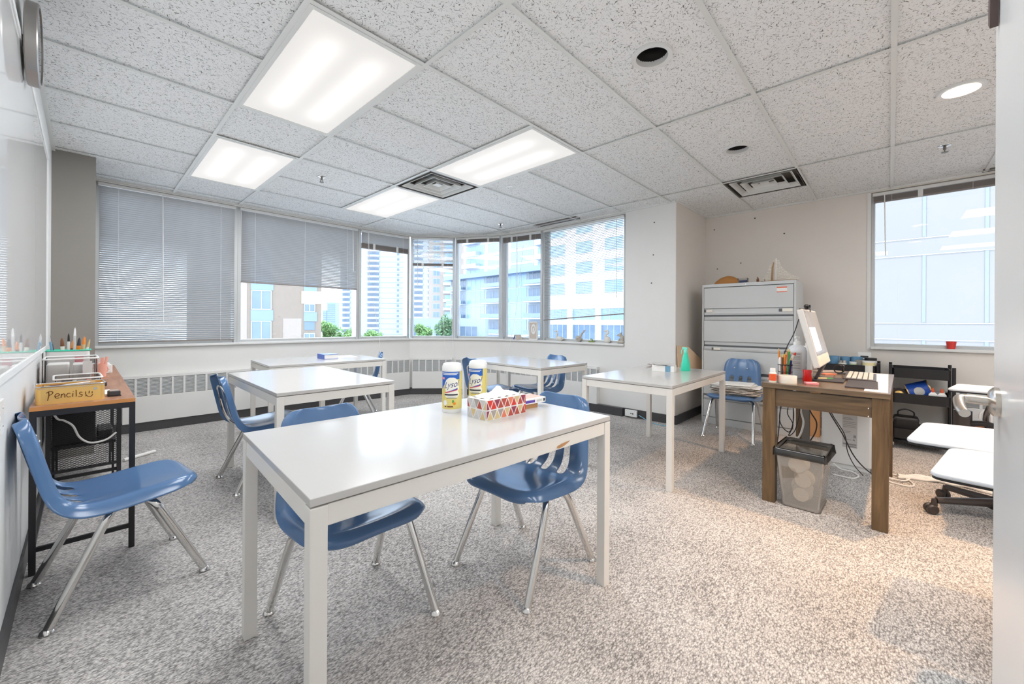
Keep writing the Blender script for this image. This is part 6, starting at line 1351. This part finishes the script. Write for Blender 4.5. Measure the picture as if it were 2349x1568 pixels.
def tower(name, label, org, ang, W, Dp, z0, z1, fh, stacks, mt, side_strips=True):
    t = building(name, label, org, ang, W, Dp, z0, z1, mt, 'apartment towers')
    nz = int((z1 - z0) / fh)
    for x0, x1 in stacks:
        for k in range(nz):
            z = z0 + k * fh
            if z < -9: continue
            b = MB(); n_ = 8; poly = []
            for i in range(n_ + 1): s = i / n_; poly.append((x0 + (x1 - x0) * s, -0.9 - 0.9 * math.sin(PI * s)))
            b.prism([(x0, 0.0)] + poly + [(x1, 0.0)], z, z + 0.25)
            for i in range(n_): b.seg(poly[i], poly[i + 1], z + 0.2, z + 1.15, 0, 0.1)
            b.build('balcony', 'bwhite', t)
            MB().box(x0 + 0.4, x1 - 0.4, -0.04, 0.02, z + 0.35, z + fh - 0.35).build('window', 'bldglass2', t)
    return t
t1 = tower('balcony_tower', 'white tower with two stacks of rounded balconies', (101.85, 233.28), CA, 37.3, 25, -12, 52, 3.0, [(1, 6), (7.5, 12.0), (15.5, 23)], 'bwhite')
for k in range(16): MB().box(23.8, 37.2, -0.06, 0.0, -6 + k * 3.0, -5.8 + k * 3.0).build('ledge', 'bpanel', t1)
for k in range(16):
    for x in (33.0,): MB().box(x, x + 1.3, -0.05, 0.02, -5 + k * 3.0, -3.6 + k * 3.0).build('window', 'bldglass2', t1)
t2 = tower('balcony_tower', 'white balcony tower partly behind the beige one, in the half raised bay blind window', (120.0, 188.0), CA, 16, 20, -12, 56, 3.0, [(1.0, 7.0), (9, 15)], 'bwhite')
t3 = building('beige_tower', 'beige tower with paired windows in the half raised bay blind window', (85.0, 121.3), CA, 12.5, 16, -12, 48, 'stone', 'apartment towers')
for k in range(17):
    z = -6 + k * 3.0
    bwin(t3, 1.6, 4.0, z, z + 1.9, 'bldglass2', 1); MB().box(5.4, 9.4, -1.3, 0, z - 0.5, z + 0.45).build('balcony', 'bwhite', t3); bwin(t3, 5.8, 9.0, z + 0.2, z + 2.1, 'bldglass', 0)
for lb_, o_, W_, h_ in (('blue grey tower standing alone far off in the gap of sky', (206.5, 510.3), 10.5, 25), ('lower distant tower beside the tallest far off one', (202.8, 514.3), 5.0, 15.5)):
    f_ = building('distant_tower', lb_, o_, CA, W_, 12, -12, h_, 'bpanel', 'distant towers')
    for k in range(9):
        if 2 + k * 2.6 < h_ - 1: MB().box(0.5, W_ - 0.5, -0.05, 0, 0.5 + k * 2.6, 1.9 + k * 2.6).build('window_band', 'bldglass2', f_)
# glass condo: long facade parallel to the bay's straight side
cd = building('glass_condo', 'glass condominium with white balconies across the street from the bay', (61.0, 78.0), R(-90), 31.0, 8.5, -12, 11.2, 'bgrey')
bayw = 6.2; FHt = 3.3
for k in range(4):
    z = -1.4 + k * FHt
    for i in range(5):
        x = i * bayw
        if i % 2 == 0:
            MB().box(x + 0.3, x + bayw - 0.3, -1.5, 0, z, z + 0.28).build('balcony_slab', 'bwhite', cd); MB().box(x + 0.3, x + bayw - 0.3, -1.55, -1.48, z + 0.35, z + 1.15).build('glass_railing', 'bpanel', cd)
            bwin(cd, x + 0.4, x + bayw - 0.4, z + 0.3, z + 2.9, 'bldglass2', 4)
        else: bwin(cd, x + 0.1, x + bayw - 0.1, z + 0.1, z + 3.1, 'bldglass', 3)
MB().box(-0.5, 31.3, -1.7, 0.3, 11.2, 12.2).build('parapet', 'bpanel', cd); MB().box(0, 31, -0.4, 0, -1.9, -1.4).build('floor_band', 'bwhite', cd)
for i in range(5): bwin(cd, i * bayw + 0.6, i * bayw + bayw - 0.6, -6.5, -2.6, 'bldglass2', 3)
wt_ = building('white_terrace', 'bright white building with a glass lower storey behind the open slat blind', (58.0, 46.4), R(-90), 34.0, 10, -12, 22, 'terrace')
for i in range(6):
    bwin(wt_, 0.8 + i * 5.6, 5.4 + i * 5.6, -3.0, 0.9, 'bldglass2', 3); bwin(wt_, 0.8 + i * 5.6, 5.4 + i * 5.6, 1.7, 3.6, 'bldglass', 2); MB().box(5.5 + i * 5.6, 6.3 + i * 5.6, -0.5, 0, -12, 4.2).build('white_pier', 'wall', wt_)
    for k in range(4): bwin(wt_, 1.4 + i * 5.6, 4.6 + i * 5.6, 6.2 + k * 3.4, 8.2 + k * 3.4, 'bldglass', 1)
cu_ = building('condo_tower', 'pale balcony tower rising behind the parapet of the glass condominium', (72.0, 86.0), R(-90), 38.0, 8, -12, 48, 'bwhite')
for k in range(9):
    z = 12.5 + k * 3.2
    for i in range(4):
        x = 1 + i * 8.5
        if i % 3 == 0: MB().box(x, x + 5.5, -1.6, 0, z, z + 1.1).build('balcony', 'bwhite', cu_)
        bwin(cu_, x, x + 7.0, z + 0.4, z + 2.8, 'bldglass', 0 if k > 3 else 3)
# low podium
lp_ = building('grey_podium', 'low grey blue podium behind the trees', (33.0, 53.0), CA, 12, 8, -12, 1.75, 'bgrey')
for k in range(3): bwin(lp_, 1 + k * 3.6, 3.6 + k * 3.6, -2.2, 0.6, 'bldglass2', 2)
# concrete wall building across the lane
cw = building('concrete_building', 'pale concrete block building outside the window beside the door', (16.0, 6.0), R(-90), 20, 8, -12, 14, 'concrete')
for x in range(12):
    xx = 6.69 - 2.28 + x * 1.14 - 1.14
    for z0_, z1_ in ((-2.0, 0.72), (1.22, 3.09), (3.6, 5.9), (6.4, 9.0)): MB().box(xx - 0.035, xx + 0.035, -0.012, 0.005, z0_, z1_).build('groove', 'concretejoint', cw)
for z in (0.74, 1.2, 3.11, 3.58, 5.92, 6.38): MB().box(0, 20, -0.012, 0.0, z - 0.012, z + 0.012).build('joint_line', 'bwhite', cw)
def tree(label, x, y, zc, r, h, seed, mt='leaf'):
    root = thing('street_tree', label, 'tree', (x, y, -12), 0, 'street trees'); random.seed(seed)
    MB().tube([(0, 0, 0), (0.1, 0, (zc + 12) * 0.6), (0, 0.1, zc + 12)], [0.22, 0.17, 0.06], 8).build('trunk', 'bark', root, smooth=True)
    b = MB(); cl = [(random.uniform(-.6, .6) * r, random.uniform(-.6, .6) * r, random.uniform(-.5, .6) * h, random.uniform(.35, .6) * r) for _ in range(9)]
    for k in range(2200):
        cx0, cy0, cz0, cr0 = cl[k % 9]; d_ = Vector((random.gauss(0, 1), random.gauss(0, 1), random.gauss(0, 1))).normalized() * cr0 * random.uniform(.55, 1.05)
        p = Vector((cx0, cy0, cz0 + zc + 12)) + d_; a_ = Vector((random.uniform(-1, 1), random.uniform(-1, 1), random.uniform(-1, 1))).normalized() * 0.16; c_ = a_.orthogonal().normalized() * 0.12
        b.add([p - a_, p + c_, p + a_, p - c_], [(0, 1, 2, 3)])
    b.build('crown', mt, root); return root
tree('pale green tree before the far sky gap under the half lowered blind', 25.2, 60.9, -0.4, 1.7, 1.8, 1)
tree('pale green tree at the foot of the tower, next to the window mullion', 27.2, 58.2, -1.2, 1.6, 1.8, 2)
tree('bushy tree under the short blind with bunched dark slats', 29.0, 55.5, -1.6, 2.0, 1.2, 3)
tree('yellow green tree in front of the low grey podium', 31.2, 45.9, -0.4, 1.2, 1.5, 4)
tree('dark green tree in front of the beige tower', 33.5, 43.7, 0.1, 1.6, 2.0, 5, 'leaf2')
tree('dark tree before the ground floor of the glass condominium', 37.0, 41.7, -2.6, 2.6, 1.8, 6, 'leaf2')
tree('low dark tree next along the street by the glass condominium', 42.0, 38.0, -3.0, 2.6, 1.5, 7, 'leaf2')
